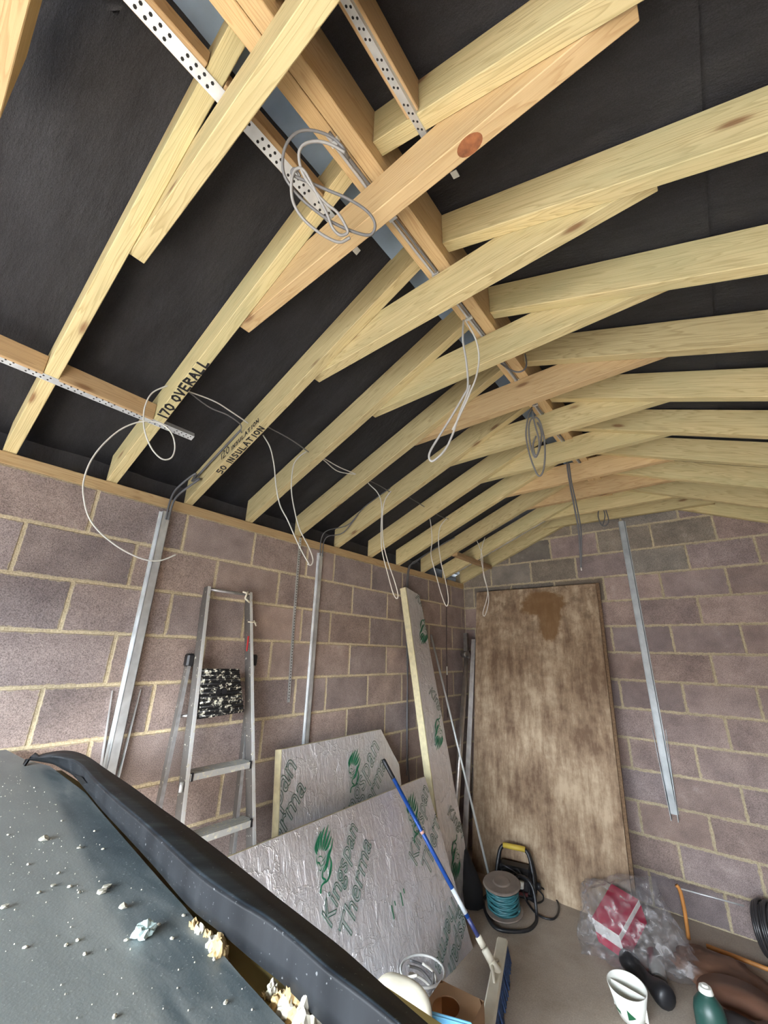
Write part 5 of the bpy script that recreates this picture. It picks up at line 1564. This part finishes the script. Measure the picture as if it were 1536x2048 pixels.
# ---------------------------------------------------------------- foreground panel, rail and debris
def panel_material():
    m, nt, b = mat('dusty_dark_panel')
    L = nt.links.new
    tc = N(nt, 'ShaderNodeTexCoord')
    a_ = N(nt, 'ShaderNodeTexNoise', i_Scale=2.6, i_Detail=6.0, i_Roughness=.6); L(tc.outputs['Object'], a_.inputs['Vector'])
    mp = N(nt, 'ShaderNodeMapping'); mp.inputs['Scale'].default_value = (3, 14, 3); mp.inputs['Rotation'].default_value = (0, 0, .5)
    L(tc.outputs['Object'], mp.inputs[0])
    s_ = N(nt, 'ShaderNodeTexNoise', i_Scale=1.4, i_Detail=6.0, i_Roughness=.6, i_Distortion=.6); L(mp.outputs[0], s_.inputs['Vector'])
    f_ = N(nt, 'ShaderNodeTexNoise', i_Scale=260.0, i_Detail=3.0); L(tc.outputs['Object'], f_.inputs['Vector'])
    r = ramp(nt, [(.32, (.030, .045, .055)), (.50, (.085, .108, .115)), (.68, (.22, .24, .235))])
    L(math_n(nt, 'ADD', math_n(nt, 'MULTIPLY', a_.outputs[0], .45), math_n(nt, 'MULTIPLY', s_.outputs[0], .55)), r.inputs[0])
    sp_ = ramp(nt, [(.66, g3(0)), (.72, g3(.7))]); L(f_.outputs[0], sp_.inputs[0])
    sx = N(nt, 'ShaderNodeSeparateXYZ'); L(tc.outputs['Object'], sx.inputs[0])
    # film of paler dust on the near half, with a fairly sharp edge
    e_ = math_n(nt, 'ADD', math_n(nt, 'ADD', sx.outputs[1], 3.944), math_n(nt, 'MULTIPLY', math_n(nt, 'SUBTRACT', sx.outputs[0], 1.707), .125))
    e_ = math_n(nt, 'ADD', e_, math_n(nt, 'MULTIPLY', math_n(nt, 'SUBTRACT', f_.outputs[0], .5), .02))
    dr = ramp(nt, [(.0, g3(.6)), (.02, g3(0))]); L(e_, dr.inputs[0])
    c = mixc(nt, dr.outputs[0], r.outputs[0], (.26, .27, .25))
    L(mixc(nt, sp_.outputs[0], c, (.4, .42, .4)), b.inputs['Base Color'])
    b.inputs['Roughness'].default_value = .45
    bump(nt, b, f_.outputs[0], .15, .002)
    return m
PANEL = panel_material()
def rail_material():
    m, nt, b = mat('dusty_rail_lit_top')
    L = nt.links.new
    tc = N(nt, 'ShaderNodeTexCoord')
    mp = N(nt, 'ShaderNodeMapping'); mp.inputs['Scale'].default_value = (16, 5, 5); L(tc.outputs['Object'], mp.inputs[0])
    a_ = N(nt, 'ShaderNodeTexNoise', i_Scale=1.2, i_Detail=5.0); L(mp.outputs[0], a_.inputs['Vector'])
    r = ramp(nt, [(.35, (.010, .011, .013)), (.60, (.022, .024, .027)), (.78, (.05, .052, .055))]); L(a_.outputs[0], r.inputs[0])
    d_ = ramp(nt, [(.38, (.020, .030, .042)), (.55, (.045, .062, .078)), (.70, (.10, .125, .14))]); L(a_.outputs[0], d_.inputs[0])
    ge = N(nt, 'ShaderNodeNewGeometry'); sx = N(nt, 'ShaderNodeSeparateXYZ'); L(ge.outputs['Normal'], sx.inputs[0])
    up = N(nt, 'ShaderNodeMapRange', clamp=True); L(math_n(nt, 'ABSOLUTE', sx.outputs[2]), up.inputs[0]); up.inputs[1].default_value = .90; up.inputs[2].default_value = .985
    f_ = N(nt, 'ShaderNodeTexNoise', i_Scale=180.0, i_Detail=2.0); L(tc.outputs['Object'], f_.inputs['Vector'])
    c = mixc(nt, up.outputs[0], r.outputs[0], d_.outputs[0])  # light and shade put into the colour: up-facing top paler, side darker
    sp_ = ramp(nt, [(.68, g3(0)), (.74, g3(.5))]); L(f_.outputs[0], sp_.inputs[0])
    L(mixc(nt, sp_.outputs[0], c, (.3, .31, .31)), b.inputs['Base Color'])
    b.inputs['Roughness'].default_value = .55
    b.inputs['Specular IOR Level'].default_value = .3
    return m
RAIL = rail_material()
pe = [Vector(q) for q in D['panel_e']]
pn = empty('dusty_panel', (1.2, -4.1, 0), 'dusty dark panel strewn with white crumbs in the bottom left corner', 'panel')
bm = bmesh.new()
outl = [(.04, -3.80)] + [(p.x, p.y) for p in pe] + [(2.02, -3.90), (2.02, -4.62), (.04, -4.62)]
up_ = [bm.verts.new((x, y, 1.36)) for x, y in outl]; dn_ = [bm.verts.new((x, y, 1.335)) for x, y in outl]
bm.faces.new(up_); bm.faces.new(dn_[::-1])
for i in range(len(outl)): bm.faces.new((up_[i], up_[(i + 1) % len(outl)], dn_[(i + 1) % len(outl)], dn_[i]))
link('panel_top', bm, PANEL, pn)
bm = bmesh.new()
lo_ = [(p.x, p.y + .001) for p in pe[1:]] + [(2.0, -3.72), (.45, -3.72)]
a_ = [bm.verts.new((x, y, 1.347)) for x, y in lo_]; c_ = [bm.verts.new((x, y, 1.315)) for x, y in lo_]
bm.faces.new(a_); bm.faces.new(c_[::-1])
for i in range(len(lo_)): bm.faces.new((a_[i], a_[(i + 1) % len(lo_)], c_[(i + 1) % len(lo_)], c_[i]))
link('olive_lining', bm, plain('olive_foam', (.42, .33, .12), .7, 0, .3, 6), pn)['label'] = 'olive brown lining in the gap beside the rail'
for lx, ly_ in ((.12, -3.86), (1.94, -3.97), (.12, -4.55), (1.94, -4.55)):
    bm = bmesh.new(); box(bm, lx - .03, lx + .03, ly_ - .03, ly_ + .03, 0, 1.334, bev=.003); link('leg', bm, BLACKP, pn)
# rail
U_, C_, L2 = [[Vector(q) for q in D[k]] for k in ('rail_u', 'rail_c', 'rail_l')]
rl = empty('black_rail', (1.2, -3.78, 1.37), 'long black plastic rail with a tapered end lying along the panel', 'rail')
bm = bmesh.new()
secs = []
n_s = len(U_)
U_[0] = C_[0] = L2[0] = Vector((.335, -3.80, 1.372))
US, CS, LS = smooth_path(U_, 4), smooth_path(C_, 4), smooth_path(L2, 4)
for u_, c_, l_ in zip(US, CS, LS):
    w_ = (u_ - l_).length
    if w_ < .01: w_ = .01
    sec = []
    up1 = u_.lerp(c_, .86) + Vector((0, 0, .0012)); dn1 = c_.lerp(l_, .10) + Vector((0, 0, .001))
    for p in (u_ + Vector((0, .004, -.022 * min(1, w_ / .08))), u_, u_.lerp(c_, .5), up1, c_, dn1, c_.lerp(l_, .6) + Vector((0, -.002, 0)), l_): sec.append(bm.verts.new(p))
    secs.append(sec)
for a__, b__ in zip(secs[:-1], secs[1:]):
    for k in range(7): bm.faces.new((a__[k], b__[k], b__[k + 1], a__[k + 1])).smooth = True
bmesh.ops.remove_doubles(bm, verts=bm.verts[:], dist=.0005)
bmesh.ops.recalc_face_normals(bm, faces=bm.faces[:])
bmesh.ops.solidify(bm, geom=bm.faces[:], thickness=.004)
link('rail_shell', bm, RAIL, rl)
a_, b_, c_ = Vector(D['rail_l'][3]), Vector(D['rail_l'][4]), Vector(D['rail_c'][4])
bm = bmesh.new()
q_ = [a_.lerp(c_, .12), b_.lerp(a_, .25).lerp(c_, .05), b_.lerp(a_, .25).lerp(c_, .45), a_.lerp(c_, .50)]
bm.faces.new([bm.verts.new(p + Vector((0, -.004, .005))) for p in q_]); bmesh.ops.solidify(bm, geom=bm.faces[:], thickness=.002)
link('slot', bm, HOLE, rl)
# crumbs
def chunk(c, s, seed, m, name, label, cat, group=None, flat=1.361, sub=3, st=(1, 1, 1)):
    bm = bmesh.new()
    g = bmesh.ops.create_icosphere(bm, subdivisions=sub, radius=1.0)
    for v_ in bm.verts:
        n_ = v_.co.normalized()
        k = 1 + .6 * noise.noise(n_ * 2.1 + Vector((seed, seed * .3, 0))) + (.28 * noise.noise(n_ * 5.3 + Vector((0, seed, 2))) if sub > 1 else 0)
        v_.co = Vector((n_.x * st[0], n_.y * st[1], n_.z * st[2])) * k * s
        v_.co.z = max(v_.co.z, -s * .35)
    mz = min(v_.co.z for v_ in bm.verts)
    o_ = link(name, bm, m, None, False, Matrix.Translation((c[0], c[1], flat - mz)))
    props(o_, label, cat, group)
    return o_
CRUMB = plain('pale_crumb', (.50, .47, .38), .9, 0, .2, 60, .5)
CRUMB_B = plain('pale_blue_lump', (.50, .62, .60), .9, 0, .15, 60, .5)
CRUMB_O = plain('torn_foam', (.46, .33, .16), .95, 0, .35, 40, .8)
cr = [Vector(q) for q in D['crumbs']]
chunk(cr[0], .013, 1.1, CRUMB_B, 'foam_lump', 'biggest pale blue lump on the dusty panel', 'debris', st=(.8, 1.15, .9))
sizes = [0, .0065, .0065, .005, .0080, .0045, .0035, .0035, .005] + [.0028] * 30
CL = {1: 'cream crumb up and left of the biggest lump', 2: 'cream crumb between the twin crumbs and the rail', 3: 'twin crumb on the left, above the biggest lump', 4: 'flat cream crumb farthest up the dusty panel',
      5: 'small cream crumb right of the flat one', 6: 'tiny crumb left of the twin crumbs', 7: 'tiny crumb just left of the twin crumbs', 8: 'cream crumb at the left edge of the picture'}
for i in range(1, 9):
    chunk(cr[i], sizes[i] * R.uniform(.9, 1.1), i * 1.7, CRUMB, 'foam_crumb', CL[i], 'debris', 'pale crumbs on the dusty panel', sub=1, st=(1, 1.2, .6))
bm = bmesh.new()
for p in cr[9:]:
    bmesh.ops.create_icosphere(bm, subdivisions=1, radius=.0026, matrix=Matrix.Translation((p.x, p.y, 1.3618)) @ Matrix.Rotation(R.uniform(0, 3), 4, 'Z') @ Matrix.Diagonal((1, 1.4, .7, 1)))
for i in range(420):
    x, y = R.uniform(.25, 1.95), R.uniform(-4.1, -3.76)
    if y > -3.80 - .04 * (x / 1.9) * 1.5: continue
    s_ = R.uniform(.0004, .0013)
    M_ = Matrix.Translation((x, y, 1.3605 + s_ * .6))
    g = bmesh.ops.create_icosphere(bm, subdivisions=1, radius=s_, matrix=M_)
o = link('foam_specks', bm, CRUMB); props(o, 'scatter of tiny white specks on the dusty panel', 'debris', kind='stuff')
for i, q in enumerate(D['gap']):
    chunk(q, (.010, .010, .009, .012, .015, .009)[i], 20 + i * 2.3, CRUMB if i % 2 else CRUMB_O, 'foam_lump', ['first', 'second', 'third', 'fourth', 'fifth', 'sixth', 'seventh', 'eighth', 'ninth', 'tenth'][i] + ' torn cream foam lump down the middle of the gap', 'debris', 'torn foam in the middle of the gap', flat=1.348, st=(1, .8, 1.5))
for i, q in enumerate(D['gap2']):
    chunk(q, (.008, .005, .012, .014, .015, .016, .016, .005, .005, .006)[i], 50 + i * 1.9, CRUMB_O if i % 3 else CRUMB, 'foam_lump', 'torn foam spilling from the near end of the gap, ' + ['first', 'second', 'third', 'fourth', 'fifth', 'sixth', 'seventh', 'eighth', 'ninth', 'tenth'][i] + ' piece', 'debris', 'torn foam at the near end of the gap', flat=1.348, st=(.9, .8, 1.5 if i in (0, 4, 6) else .9))
